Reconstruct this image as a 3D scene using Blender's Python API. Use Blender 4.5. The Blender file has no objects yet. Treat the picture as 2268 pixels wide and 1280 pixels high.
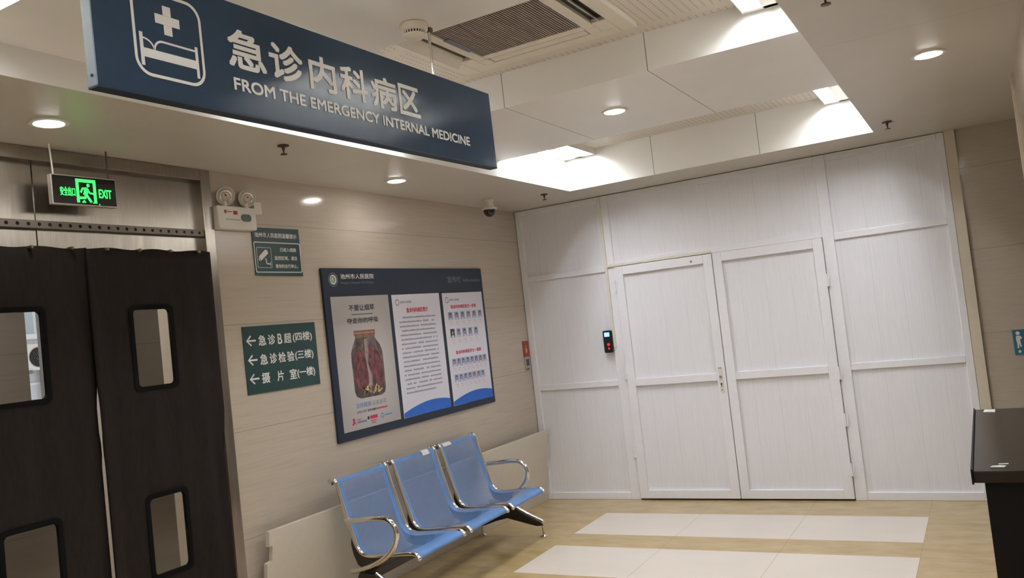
import bpy, math, random
from mathutils import Vector, Matrix
random.seed(7)
SC = bpy.context.scene
COL = SC.collection

# ------------------------------------------------------------------ camera, world, exposure
cam_data = bpy.data.cameras.new('camera')
cam_data.sensor_fit = 'HORIZONTAL'; cam_data.sensor_width = 36.0; cam_data.lens = 29.393
cam_data.clip_start = 0.05
cam = bpy.data.objects.new('camera', cam_data); COL.objects.link(cam)
CAM_C = (3.7042, -6.8624, 1.6053)
RX, RY, RZ = 1.61634766, -0.11076257, 0.50857727          # pitch, roll, heading (radians)
cam.matrix_world = Matrix.Translation(CAM_C) @ Matrix.Rotation(RZ, 4, 'Z') @ Matrix.Rotation(RX, 4, 'X') @ Matrix.Rotation(RY, 4, 'Z')
SC.camera = cam
SC.view_settings.view_transform = 'Standard'
SC.view_settings.look = 'None'
SC.view_settings.exposure = 0.0
SC.view_settings.gamma = 1.0
SC.view_settings.use_curve_mapping = False
world = bpy.data.worlds.new('world'); SC.world = world; world.use_nodes = True
world.node_tree.nodes['Background'].inputs[0].default_value = (0.9, 0.92, 1.0, 1)
world.node_tree.nodes['Background'].inputs[1].default_value = 1.2       # daylight outside the passage window
E_TUBE, E_DISC = 43.0, 72.0          # radiance of the grille lights and of the downlights
W_BEHIND = 30.0                      # added fill lights in the passage behind the door curtains

# ------------------------------------------------------------------ helpers
def lin(c):
    r = []
    for v in c[:3]:
        v /= 255.0
        r.append(v / 12.92 if v <= 0.04045 else ((v + 0.055) / 1.055) ** 2.4)
    return (r[0], r[1], r[2], 1.0)

class NT:
    """small shader-node helper"""
    def __init__(s, name):
        s.m = bpy.data.materials.new(name); s.m.use_nodes = True
        s.t = s.m.node_tree; s.b = s.t.nodes['Principled BSDF']; s.out = s.t.nodes['Material Output']
        s._co = None
    def n(s, typ, **kw):
        nd = s.t.nodes.new(typ)
        for k, v in kw.items(): setattr(nd, k, v)
        return nd
    def l(s, a, b): s.t.links.new(a, b)
    def put(s, x, sock):
        if hasattr(x, 'is_linked') or isinstance(x, bpy.types.NodeSocket): s.l(x, sock)
        else: sock.default_value = x
    def math(s, op, a, b=0.0, c=0.0):
        nd = s.n('ShaderNodeMath', operation=op)
        s.put(a, nd.inputs[0]); s.put(b, nd.inputs[1])
        if op in ('MULTIPLY_ADD', 'SMOOTH_MIN', 'COMPARE'): s.put(c, nd.inputs[2])
        return nd.outputs[0]
    def co(s, kind='Object'):
        if s._co is None: s._co = s.n('ShaderNodeTexCoord')
        return s._co.outputs[kind]
    def xyz(s, kind='Object'):
        nd = s.n('ShaderNodeSeparateXYZ'); s.l(s.co(kind), nd.inputs[0]); return nd.outputs
    def scaled(s, sc, kind='Object'):
        nd = s.n('ShaderNodeMapping'); s.l(s.co(kind), nd.inputs[0]); nd.inputs['Scale'].default_value = sc; return nd.outputs[0]
    def noise(s, vec, scale=5, detail=4, rough=0.55):
        nd = s.n('ShaderNodeTexNoise'); s.l(vec, nd.inputs['Vector'])
        nd.inputs['Scale'].default_value = scale; nd.inputs['Detail'].default_value = detail; nd.inputs['Roughness'].default_value = rough
        return nd.outputs[0]
    def ramp(s, fac, stops):
        nd = s.n('ShaderNodeValToRGB'); s.l(fac, nd.inputs[0]); e = nd.color_ramp.elements
        while len(e) < len(stops): e.new(0.5)
        for i, (p, c) in enumerate(stops): e[i].position = p; e[i].color = c
        return nd.outputs[0]
    def mix(s, fac, a, b):
        nd = s.n('ShaderNodeMix', data_type='RGBA'); s.put(fac, nd.inputs[0]); s.put(a, nd.inputs[6]); s.put(b, nd.inputs[7]); return nd.outputs[2]
    def lines(s, coord, positions, w):
        """1 within w of any of the positions along coord"""
        acc = None
        for p in positions:
            d = s.math('ABSOLUTE', s.math('SUBTRACT', coord, p)); v = s.math('LESS_THAN', d, w)
            acc = v if acc is None else s.math('MAXIMUM', acc, v)
        return acc
    def bump(s, h, strength=0.2, dist=0.002):
        nd = s.n('ShaderNodeBump'); nd.inputs['Strength'].default_value = strength; nd.inputs['Distance'].default_value = dist
        s.l(h, nd.inputs['Height']); s.l(nd.outputs[0], s.b.inputs['Normal'])
    def set(s, color=None, rough=None, metal=None, spec=None, coat=None, **kw):
        if color is not None: s.put(color, s.b.inputs['Base Color'])
        if rough is not None: s.put(rough, s.b.inputs['Roughness'])
        if metal is not None: s.b.inputs['Metallic'].default_value = metal
        if spec is not None: s.b.inputs['Specular IOR Level'].default_value = spec
        if coat is not None:
            s.b.inputs['Coat Weight'].default_value = coat; s.b.inputs['Coat Roughness'].default_value = 0.08
        return s.m

def plain(name, rgb, rough=0.5, metal=0.0, spec=0.5, coat=None, grain=0.04):
    """principled material with a faint procedural tone variation"""
    t = NT(name); c = lin(rgb)
    f = t.noise(t.scaled((9, 9, 9)), 3, 3)
    lo = tuple(x * (1 - grain) for x in c[:3]) + (1,); hi = tuple(min(1, x * (1 + grain)) for x in c[:3]) + (1,)
    return t.set(t.ramp(f, [(0.3, lo), (0.7, hi)]), rough, metal, spec, coat)

def emis(name, rgb, strength):
    t = NT(name); c = lin(rgb)
    t.set(c, 0.4); t.b.inputs['Emission Color'].default_value = c; t.b.inputs['Emission Strength'].default_value = strength
    return t.m

class MB:
    """collects geometry for one mesh object"""
    def __init__(s): s.v = []; s.f = []; s.mi = []; s.uv = {}; s.cur = 0
    def add(s, vs, fs):
        o = len(s.v); s.v += [tuple(p) for p in vs]
        for f in fs: s.f.append(tuple(i + o for i in f)); s.mi.append(s.cur)
        return s
    def box(s, x0, x1, y0, y1, z0, z1):
        if x0 > x1: x0, x1 = x1, x0
        if y0 > y1: y0, y1 = y1, y0
        if z0 > z1: z0, z1 = z1, z0
        return s.add([(x0,y0,z0),(x1,y0,z0),(x1,y1,z0),(x0,y1,z0),(x0,y0,z1),(x1,y0,z1),(x1,y1,z1),(x0,y1,z1)],
                     [(0,3,2,1),(4,5,6,7),(0,1,5,4),(1,2,6,5),(2,3,7,6),(3,0,4,7)])
    def prism(s, poly, axis, a, b):
        """polygon of 2-D points pushed from a to b along an axis (0 x, 1 y, 2 z)"""
        def P(p, t):
            return (t, p[0], p[1]) if axis == 0 else (p[0], t, p[1]) if axis == 1 else (p[0], p[1], t)
        n = len(poly); vs = [P(p, a) for p in poly] + [P(p, b) for p in poly]
        fs = [tuple(range(n - 1, -1, -1)), tuple(range(n, 2 * n))] + [(i, (i + 1) % n, n + (i + 1) % n, n + i) for i in range(n)]
        return s.add(vs, fs)
    def tube(s, pts, r, seg=12, caps=True, squash=None):
        pts = [Vector(p) for p in pts]; n = len(pts); rad = r if isinstance(r, (list, tuple)) else [r] * n
        T = [(pts[min(i + 1, n - 1)] - pts[max(i - 1, 0)]).normalized() for i in range(n)]
        up = Vector((0, 0, 1)) if abs(T[0].z) < 0.9 else Vector((1, 0, 0))
        N = (up - T[0] * up.dot(T[0])).normalized(); o = len(s.v)
        for i in range(n):
            N = (N - T[i] * N.dot(T[i])).normalized(); B = T[i].cross(N)
            for k in range(seg):
                a = 2 * math.pi * k / seg
                s.v.append(tuple(pts[i] + (N * math.cos(a) + B * math.sin(a)) * rad[i]))
        for i in range(n - 1):
            for k in range(seg):
                k2 = (k + 1) % seg
                s.f.append((o + i*seg + k, o + i*seg + k2, o + (i+1)*seg + k2, o + (i+1)*seg + k)); s.mi.append(s.cur)
        if caps:
            s.f.append(tuple(o + k for k in range(seg - 1, -1, -1))); s.mi.append(s.cur)
            s.f.append(tuple(o + (n-1)*seg + k for k in range(seg))); s.mi.append(s.cur)
        return s
    def lathe(s, prof, c=(0,0,0), axis='z', seg=28):
        """profile of (radius, height) spun about an axis through c"""
        o = len(s.v)
        for r, h in prof:
            for k in range(seg):
                a = 2 * math.pi * k / seg; p, q = r * math.cos(a), r * math.sin(a)
                v = (p, q, h) if axis == 'z' else (h, p, q) if axis == 'x' else (p, h, q)
                s.v.append((v[0] + c[0], v[1] + c[1], v[2] + c[2]))
        for i in range(len(prof) - 1):
            for k in range(seg):
                k2 = (k + 1) % seg
                s.f.append((o + i*seg + k, o + i*seg + k2, o + (i+1)*seg + k2, o + (i+1)*seg + k)); s.mi.append(s.cur)
        for i in (0, len(prof) - 1):
            if prof[i][0] > 1e-6: s.f.append(tuple(o + i*seg + k for k in range(seg))); s.mi.append(s.cur)
        return s
    def ball(s, c, r, seg=14, ring=8):
        return s.lathe([(max(r * math.sin(math.pi * i / ring), 1e-7), -r * math.cos(math.pi * i / ring)) for i in range(ring + 1)], c, 'z', seg)

def obj(name, mb, mat, parent=None, world=True, smooth=False, bevel=0.0, **props):
    """links the collected geometry as ONE mesh object; world=True: given in world coordinates, kept there"""
    off = Vector((0, 0, 0))
    if world:
        p = parent
        while p is not None: off += p.location; p = p.parent
    me = bpy.data.meshes.new(name)
    me.from_pydata([tuple(Vector(v) - off) for v in mb.v], [], mb.f)
    mats = mat if isinstance(mat, (list, tuple)) else [mat]
    for m in mats: me.materials.append(m)
    for p, i in zip(me.polygons, mb.mi): p.material_index = i; p.use_smooth = smooth
    if mb.uv:
        ul = me.uv_layers.new(name='UVMap')
        for lp in me.loops: ul.data[lp.index].uv = mb.uv.get(lp.vertex_index, (0, 0))
    me.update()
    o = bpy.data.objects.new(name, me); COL.objects.link(o)
    if parent is not None: o.parent = parent
    if smooth:
        try: me.set_sharp_from_angle(angle=math.radians(40))
        except Exception: pass
    if bevel:
        b = o.modifiers.new('edge', 'BEVEL'); b.width = bevel; b.segments = 2; b.limit_method = 'ANGLE'
    for k, v in props.items(): o[k] = v
    return o

def thing(name, label, cat, loc=(0,0,0), rot=(0,0,0), group=None, kind=None):
    o = bpy.data.objects.new(name, None); COL.objects.link(o); o.location = loc; o.rotation_euler = rot
    o.empty_display_size = 0.1
    if label: o['label'] = label
    if cat: o['category'] = cat
    if group: o['group'] = group
    if kind: o['kind'] = kind
    return o

def tag(o, label, cat, group=None):
    o['label'] = label; o['category'] = cat
    if group: o['group'] = group
    return o

def structure(name, mb, mat, parent=None, **kw):
    o = obj(name, mb, mat, parent, **kw)
    if parent is None: o['kind'] = 'structure'
    return o

def copy_tree(o, parent=None):
    c = o.copy(); COL.objects.link(c)
    if parent is not None: c.parent = parent
    for ch in [k for k in bpy.data.objects if k.parent == o]: copy_tree(ch, c)
    return c

def catmull(pts, n=6):
    P = [Vector(p) for p in pts]; P = [P[0] * 2 - P[1]] + P + [P[-1] * 2 - P[-2]]; out = []
    for i in range(1, len(P) - 2):
        for k in range(n):
            t = k / n; a, b, c, d = P[i-1], P[i], P[i+1], P[i+2]
            out.append(0.5 * ((2*b) + (c-a)*t + (2*a - 5*b + 4*c - d)*t*t + (3*b - a - 3*c + d)*t**3))
    out.append(P[-2]); return out

_TXT = {}
def glyphs(body, bold=0.0):
    key = (body, bold)
    if key not in _TXT:
        cu = bpy.data.curves.new('lettering_source', 'FONT'); cu.body = body; cu.offset = bold; cu.resolution_u = 4
        o = bpy.data.objects.new('lettering_source', cu); COL.objects.link(o)
        dg = bpy.context.evaluated_depsgraph_get(); dg.update()
        me = bpy.data.meshes.new_from_object(o.evaluated_get(dg))
        vs = [v.co.copy() for v in me.vertices]; fs = [tuple(p.vertices) for p in me.polygons]
        bpy.data.meshes.remove(me); bpy.data.objects.remove(o); bpy.data.curves.remove(cu)
        _TXT[key] = (vs, fs)
    return _TXT[key]

def txt(mb, body, o, ex, ey, w, h, bold=0.0):
    """lettering whose bounding box fills w x h from the lower-left corner o"""
    vs, fs = glyphs(body, bold)
    x0, x1 = min(v.x for v in vs), max(v.x for v in vs); y0, y1 = min(v.y for v in vs), max(v.y for v in vs)
    o, ex, ey = Vector(o), Vector(ex), Vector(ey)
    return mb.add([o + ex * ((v.x - x0) / (x1 - x0) * w) + ey * ((v.y - y0) / (y1 - y0) * h) for v in vs], fs)

def txtb(mb, body, o, ex, ey, w, h, d):
    """heavier lettering: the outline laid five times, each a hair above the last"""
    o = Vector(o); up = Vector(ex).cross(Vector(ey))
    for k, (a, b) in enumerate(((0, 0), (-d, -d), (d, d), (-d, d), (d, -d))):
        txt(mb, body, o + Vector(ex) * (a + d) + Vector(ey) * (b + d) + up * (k * 0.00012), ex, ey, w - 2 * d, h - 2 * d)

def poly2(mb, pts, o, ex, ey):
    o, ex, ey = Vector(o), Vector(ex), Vector(ey)
    return mb.add([o + ex * p[0] + ey * p[1] for p in pts], [tuple(range(len(pts)))])

def rrect(x0, x1, y0, y1, r, n=5):
    out = []
    for cx, cy, a0 in ((x1-r, y1-r, 0), (x0+r, y1-r, 90), (x0+r, y0+r, 180), (x1-r, y0+r, 270)):
        for k in range(n + 1):
            a = math.radians(a0 + 90 * k / n); out.append((cx + r * math.cos(a), cy + r * math.sin(a)))
    return out

def ring2(mb, outer, inner, o, ex, ey):
    o, ex, ey = Vector(o), Vector(ex), Vector(ey); n = len(outer)
    vs = [o + ex*p[0] + ey*p[1] for p in outer] + [o + ex*p[0] + ey*p[1] for p in inner]
    return mb.add(vs, [(i, (i+1) % n, n + (i+1) % n, n + i) for i in range(n)])

def stroke(mb, pts, w, o, ex, ey):
    """flat line of width w along 2-D points"""
    P = [Vector((p[0], p[1])) for p in pts]; L, Rr = [], []
    for i in range(len(P)):
        t = (P[min(i+1, len(P)-1)] - P[max(i-1, 0)]).normalized(); nn = Vector((-t.y, t.x)) * (w / 2)
        L.append(P[i] + nn); Rr.append(P[i] - nn)
    o, ex, ey = Vector(o), Vector(ex), Vector(ey); n = len(P)
    return mb.add([o + ex*p.x + ey*p.y for p in L + Rr], [(i, i+1, n+i+1, n+i) for i in range(n - 1)])

def disc2(r, c=(0, 0), n=24, sx=1.0):
    return [(c[0] + sx * r * math.cos(2*math.pi*k/n), c[1] + r * math.sin(2*math.pi*k/n)) for k in range(n)]

X, Y, Z = Vector((1,0,0)), Vector((0,1,0)), Vector((0,0,1))
H, HB, HT = 2.672, 2.789, 2.98          # soffit, beams between the coffers, coffer tops
TX0, TX1 = 0.84, 3.186                  # coffered tray, across
COFFERS = [(-1.70, -0.57), (-4.136, -2.92), (-6.55, -5.322), (-8.95, -7.74)]

# ------------------------------------------------------------------ materials
def mat_stone(name, tone, seams):
    t = NT(name); s = t.xyz()
    v1 = t.noise(t.scaled((3.0, 1.1, 26.0)), 2.2, 6, 0.62)
    v2 = t.noise(t.scaled((1.0, 0.5, 1.4)), 1.4, 3)
    a, b, c = [tuple(x * k for x in lin(tone)[:3]) + (1,) for k in (0.90, 1.0, 1.06)]
    col = t.ramp(v1, [(0.28, a), (0.50, b), (0.74, c)])
    col = t.mix(t.math('MULTIPLY', v2, 0.25), col, b)
    col = t.mix(t.math('MULTIPLY', t.lines(s[2], seams, 0.0018), 0.5), col, tuple(x * 0.28 for x in lin(tone)[:3]) + (1,))
    return t.set(col, 0.13, 0, 0.45)
SEAMS = [0.594, 1.190, 1.793, 2.386]
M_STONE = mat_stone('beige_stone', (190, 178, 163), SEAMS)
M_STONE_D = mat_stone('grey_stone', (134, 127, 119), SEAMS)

def mat_ceiling():
    t = NT('ceiling_panel'); s = t.xyz()
    f = t.noise(t.scaled((1, 1, 1)), 2.0, 3)
    col = t.ramp(f, [(0.3, lin((203, 196, 185))), (0.7, lin((209, 202, 191)))])
    m = t.lines(s[1], [-0.585, -2.985, -5.385], 0.0018)
    return t.set(t.mix(t.math('MULTIPLY', m, 0.4), col, lin((90, 84, 76))), 0.34, 0, 0.5)
def mat_fascia():
    t = NT('fascia_panel'); s = t.xyz()
    f = t.noise(t.scaled((1, 1, 1)), 2.0, 3)
    col = t.ramp(f, [(0.3, lin((236, 233, 228))), (0.7, lin((241, 238, 233)))])
    m = t.lines(s[0], [1.585, 2.405], 0.0025)
    return t.set(t.mix(t.math('MULTIPLY', m, 0.75), col, lin((70, 66, 60))), 0.34, 0, 0.5)
def mat_perforated():
    t = NT('perforated_tile'); s = t.xyz()
    def cell(c, p):
        return t.math('SUBTRACT', t.math('FRACT', t.math('DIVIDE', c, p)), 0.5)
    dx, dy = cell(s[0], 0.036), cell(s[1], 0.026)
    r = t.math('SQRT', t.math('ADD', t.math('POWER', t.math('MULTIPLY', dx, 0.036), 2.0), t.math('POWER', t.math('MULTIPLY', dy, 0.026), 2.0)))
    hole = t.math('LESS_THAN', r, 0.0062)
    bx = t.math('ABSOLUTE', cell(s[0], 0.6)); by = t.math('ABSOLUTE', cell(s[1], 0.6))
    inside = t.math('MULTIPLY', t.math('LESS_THAN', bx, 0.47), t.math('LESS_THAN', by, 0.45))
    seam = t.math('GREATER_THAN', bx, 0.4975)
    f = t.math('MULTIPLY', hole, inside)
    col = t.mix(t.math('MULTIPLY', f, 0.45), lin((222, 213, 200)), lin((95, 86, 78)))
    col = t.mix(t.math('MULTIPLY', seam, 0.25), col, lin((95, 86, 78)))
    return t.set(col, 0.6, 0, 0.3)
M_CEIL, M_FASCIA, M_PERF = mat_ceiling(), mat_fascia(), mat_perforated()

def mat_floor():
    t = NT('floor_tile'); s = t.xyz()
    n1 = t.noise(t.scaled((1.3, 3.0, 1)), 3.2, 7, 0.62); n2 = t.noise(t.scaled((1, 1.6, 1)), 1.5, 4)
    beige = t.ramp(n1, [(0.25, lin((164, 136, 90))), (0.5, lin((186, 161, 116))), (0.75, lin((200, 178, 136)))])
    beige = t.mix(t.math('MULTIPLY', n2, 0.35), beige, lin((174, 145, 100)))
    white = t.ramp(n2, [(0.3, lin((221, 209, 195))), (0.7, lin((227, 215, 202)))])
    inx = t.math('MULTIPLY', t.math('GREATER_THAN', s[0], 0.805), t.math('LESS_THAN', s[0], 3.205))
    per = 0.949                                             # a row of white tiles and one beige strip
    fy = t.math('MULTIPLY', t.math('FRACT', t.math('DIVIDE', t.math('SUBTRACT', t.math('MULTIPLY', s[1], -1.0), 0.490), per)), per)
    iny = t.math('MULTIPLY', t.math('LESS_THAN', fy, 0.632), t.math('GREATER_THAN', t.math('MULTIPLY', s[1], -1.0), 0.490))
    col = t.mix(t.math('MULTIPLY', inx, iny), beige, white)
    jx = t.lines(s[0], [1.605, 2.392, 3.206, 0.804], 0.0016)
    jy = t.math('MULTIPLY', t.lines(s[1], [-1.44, -2.39, -3.34, -4.29], 0.0016), t.math('SUBTRACT', 1.0, inx))
    col = t.mix(t.math('MULTIPLY', t.math('MAXIMUM', jx, jy), 0.5), col, lin((110, 92, 70)))
    return t.set(col, 0.16, 0, 0.5)
M_FLOOR = mat_floor()

def mat_pvc_board():
    t = NT('pvc_board'); s = t.xyz()
    rib = t.math('ABSOLUTE', t.math('SUBTRACT', t.math('FRACT', t.math('DIVIDE', s[0], 0.018)), 0.5))
    plank = t.math('ABSOLUTE', t.math('SUBTRACT', t.math('FRACT', t.math('DIVIDE', s[0], 0.2)), 0.5))
    pl = t.math('GREATER_THAN', plank, 0.492)
    n = t.noise(t.scaled((30, 1, 1.2)), 3, 4)
    base = t.ramp(n, [(0.3, lin((232, 230, 234))), (0.7, lin((239, 237, 240)))])
    col = t.mix(t.math('MULTIPLY', t.math('GREATER_THAN', rib, 0.42), 0.06), base, lin((150, 146, 150)))
    col = t.mix(t.math('MULTIPLY', pl, 0.17), col, lin((150, 146, 150)))
    t.bump(rib, 0.05, 0.001)
    return t.set(col, 0.30, 0, 0.5)
M_BOARD = mat_pvc_board()
M_PVC = plain('white_pvc_profile', (238, 236, 239), 0.3, grain=0.015)
M_CREAM = plain('cream_trim', (216, 205, 184), 0.45, grain=0.02)
M_TRUNK = plain('cream_trunking', (224, 217, 203), 0.4, grain=0.02)
M_DARK = plain('dark_gap', (40, 36, 34), 0.8)
M_BLACK = plain('black_plastic', (20, 20, 22), 0.3)
M_GREYPL = plain('grey_plastic', (120, 118, 116), 0.45)
M_WHITEPL = plain('white_plastic', (224, 218, 208), 0.35, grain=0.02)
M_CHROME = plain('chrome', (225, 220, 215), 0.10, 1.0, grain=0.01)
M_DKSTEEL = plain('dark_steel', (70, 66, 62), 0.35, 0.8)
M_SENSOR = plain('bronze_sprinkler', (95, 75, 60), 0.4, 0.7)
M_BRASS = plain('brass_stud', (150, 128, 92), 0.35, 0.9)

def mat_stainless():
    t = NT('brushed_stainless')
    n = t.noise(t.scaled((60, 60, 2.0)), 5, 4)
    big = t.noise(t.scaled((1.2, 1.2, 1.2)), 1.4, 2)
    c = t.ramp(n, [(0.3, lin((146, 138, 128))), (0.7, lin((162, 154, 144)))])
    wave = t.noise(t.scaled((0.3, 5.0, 0.5)), 1.4, 2)
    t.set(c, t.math('ADD', 0.20, t.math('MULTIPLY', big, 0.10)), 1.0)
    t.b.inputs['Anisotropic'].default_value = 0.75
    tg = t.n('ShaderNodeTangent', direction_type='RADIAL', axis='Z'); t.l(tg.outputs[0], t.b.inputs['Tangent'])
    t.bump(wave, 0.35, 0.02)
    return t.m
M_STEEL = mat_stainless()

def mat_rail():
    t = NT('perforated_rail'); s = t.xyz()
    dy = t.math('MULTIPLY', t.math('SUBTRACT', t.math('FRACT', t.math('DIVIDE', s[1], 0.05)), 0.5), 0.05)
    dz = t.math('SUBTRACT', s[2], 2.313)
    r = t.math('SQRT', t.math('ADD', t.math('MULTIPLY', dy, dy), t.math('MULTIPLY', dz, dz)))
    return t.set(t.mix(t.math('LESS_THAN', r, 0.0085), lin((120, 112, 103)), lin((14, 12, 11))), 0.4, 0.6)
M_RAIL = mat_rail()

def mat_curtain():
    t = NT('dark_quilted_fabric')
    n = t.noise(t.scaled((14, 14, 3)), 4, 5)
    c = t.ramp(n, [(0.3, lin((26, 21, 18))), (0.7, lin((35, 28, 24)))])
    t.bump(n, 0.3, 0.01)
    return t.set(c, 0.75, 0, 0.2)
M_CURT = mat_curtain()
M_CURT_B = plain('black_binding', (14, 15, 16), 0.8, spec=0.1)
def mat_clear():
    t = NT('clear_pvc_film')
    tr = t.n('ShaderNodeBsdfTransparent'); tr.inputs[0].default_value = (0.88, 0.88, 0.87, 1)
    gl = t.n('ShaderNodeBsdfGlossy'); gl.inputs['Roughness'].default_value = 0.12; gl.inputs[0].default_value = (0.9, 0.9, 0.9, 1)
    fr = t.n('ShaderNodeFresnel'); fr.inputs[0].default_value = 1.42
    mx = t.n('ShaderNodeMixShader'); t.l(fr.outputs[0], mx.inputs[0]); t.l(tr.outputs[0], mx.inputs[1]); t.l(gl.outputs[0], mx.inputs[2])
    t.l(mx.outputs[0], t.out.inputs['Surface']); return t.m
M_CLEAR = mat_clear()

def mat_seat():
    """blue enamelled sheet with punched round holes inside a solid margin (uv in metres)"""
    t = NT('blue_perforated_sheet'); s = t.xyz('UV')
    p = 0.0085
    row = t.math('FLOOR', t.math('DIVIDE', s[1], p * 0.866))
    sh = t.math('MULTIPLY', t.math('MODULO', row, 2.0), 0.5)
    fx = t.math('SUBTRACT', t.math('FRACT', t.math('ADD', t.math('DIVIDE', s[0], p), sh)), 0.5)
    fy = t.math('SUBTRACT', t.math('FRACT', t.math('DIVIDE', s[1], p * 0.866)), 0.5)
    r = t.math('SQRT', t.math('ADD', t.math('MULTIPLY', fx, fx), t.math('MULTIPLY', t.math('MULTIPLY', fy, fy), 0.75)))
    hole = t.math('LESS_THAN', r, 0.36)
    ins = t.math('MULTIPLY', t.math('LESS_THAN', t.math('ABSOLUTE', s[0]), 0.205),
                 t.math('MULTIPLY', t.math('GREATER_THAN', s[1], 0.085), t.math('LESS_THAN', s[1], 0.83)))
    n = t.noise(t.scaled((6, 6, 6)), 3, 3)
    t.set(t.ramp(n, [(0.3, lin((90, 130, 184))), (0.7, lin((99, 140, 194)))]), 0.3, 0, 0.5)
    tr = t.n('ShaderNodeBsdfTransparent'); mx = t.n('ShaderNodeMixShader')
    t.l(t.math('MULTIPLY', hole, ins), mx.inputs[0]); t.l(t.b.outputs[0], mx.inputs[1]); t.l(tr.outputs[0], mx.inputs[2])
    t.l(mx.outputs[0], t.out.inputs['Surface']); return t.m
M_SEAT = mat_seat()
M_SIGN = plain('navy_sign_face', (45, 60, 77), 0.13, spec=0.13, grain=0.03)
M_NAVYTRIM = plain('navy_edge_trim', (34, 44, 58), 0.5, spec=0.2)
M_SIGN_EDGE = plain('steel_blue_edge', (118, 136, 152), 0.4, grain=0.03)
M_LETTER = plain('pale_lettering', (232, 231, 228), 0.4, spec=0.25, grain=0.01)
M_GREEN = plain('dark_green_plate', (28, 62, 62), 0.3, grain=0.03)
M_NAVY = plain('navy_board', (38, 46, 62), 0.35, spec=0.25, grain=0.03)
M_PAPER = plain('poster_paper', (226, 225, 236), 0.3, grain=0.01)
M_DESK = plain('black_desk_laminate', (14, 13, 13), 0.5, spec=0.2)
M_DESKTOP = plain('desktop_brown_reflection', (40, 33, 28), 0.25, spec=0.3)  # brown reflection on the black top put into its colour
M_SHEET = plain('white_sheet', (235, 232, 228), 0.6)

# ------------------------------------------------------------------ the room
structure('floor', MB().box(-7.0, 6.5, -10.6, 0.4, -0.12, 0.0), M_FLOOR)
ceiling = structure('ceiling', MB().box(-0.42, TX0, -10.6, 0.4, H, 3.1).box(TX1, 6.5, -10.6, 0.4, H, 3.1)
                    .box(TX0, TX1, -0.57, 0.4, H, 3.1).box(TX0, TX1, -10.6, -8.95, H, 3.1), M_CEIL)
fa = MB().box(TX0, TX0 + 0.004, -8.95, -0.57, H, HT).box(TX1 - 0.004, TX1, -8.95, -0.57, H, HT).box(TX0 + 0.004, TX1 - 0.004, -0.574, -0.57, H, HT)
structure('coffer_fascia', fa, M_FASCIA, ceiling)
for a, b in ((-2.92, -1.70), (-5.322, -4.136), (-7.74, -6.55)):
    bm_ = MB(); bm_.box(TX0 + 0.004, TX1 - 0.004, a + 0.004, b - 0.004, HB, HT)
    bm_.cur = 1; bm_.box(TX0 + 0.004, TX1 - 0.004, a, a + 0.004, HB, HT).box(TX0 + 0.004, TX1 - 0.004, b - 0.004, b, HB, HT)
    structure('coffer_beam', bm_, [M_FASCIA, M_FASCIA], ceiling)
tp = MB()
for a, b in COFFERS: tp.box(TX0, TX1, a, b, HT, 3.1)
structure('perforated_tiles', tp, M_PERF, ceiling)
structure('roof_slab', MB().box(TX0, TX1, -8.95, -0.57, 3.1, 3.2), M_CEIL, ceiling)

wl = MB().box(-0.42, 0.0, -3.578, 0.4, 0.0, H).box(-0.42, 0.0, -10.6, -5.25, 0.0, H)
structure('wall_left', wl, M_STONE)
structure('wall_alcove', MB().box(3.662, 6.5, 0.0, 0.4, 0.0, H), M_STONE)
structure('wall_behind_partition', MB().box(0.0, 3.662, 0.12, 0.4, 0.0, H), M_STONE)
wr = structure('wall_right', MB().box(3.985, 4.25, -10.6, -1.56, 0.0, H), M_STONE)
structure('end_trim', MB().box(3.972, 4.25, -1.56, -1.545, 0.0, H).box(3.972, 3.985, -1.60, -1.56, 0, H), M_CREAM, wr)
structure('wall_alcove_end', MB().box(6.3, 6.5, -10.6, 0.0, 0.0, H), M_STONE)
structure('wall_rear', MB().box(0.0, 4.25, -10.6, -10.4, 0.0, H), plain('rear_wall_paint', (214, 208, 198), 0.6))
structure('wall_alcove_side', MB().box(4.25, 6.5, -3.6, -3.4, 0.0, H), M_STONE)

# ------------------------------------------------------------------ white PVC partition across the far end
part = thing('wall_back', None, None, (0, 0, 0), kind='structure')
HD = 2.032                                           # head of the double door
P = MB()
for x0, x1 in ((0.05, 0.85), (2.76, 3.55)): P.box(x0, x1, 0.0, 0.018, 0.05, 2.64)
P.box(0.93, 2.70, 0.0, 0.018, HD + 0.03, 2.64)
obj('pvc_panel', P, M_BOARD, part)
def post(x0, x1, z0, z1, d=0.022, name='post'): return obj(name, MB().box(x0, x1, -d, 0.10, z0, z1), M_PVC, part, bevel=0.004)
post(0.004, 0.062, 0, 2.668, name='stile'); post(0.845, 0.936, 0, 2.668); post(2.680, 2.766, 0, 2.668); post(3.545, 3.594, 0, 2.668, name='stile')
for x0, x1 in ((0.062, 0.845), (2.766, 3.545)):
    for z0, z1 in ((0.0, 0.062), (0.992, 1.045), (2.000, 2.052), (2.615, 2.668)): post(x0, x1, z0, z1, 0.020, 'rail')
post(0.936, 2.680, HD, HD + 0.055, 0.020, 'rail'); post(0.936, 2.680, 2.615, 2.668, 0.020, 'rail')
for x, z, y in ((0.30, 2.668, 0), (2.2, 2.668, 0)): pass
structure('trim_1', MB().box(3.596, 3.664, -0.030, 0.09, 0.0, H - 0.001), M_CREAM)

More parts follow.
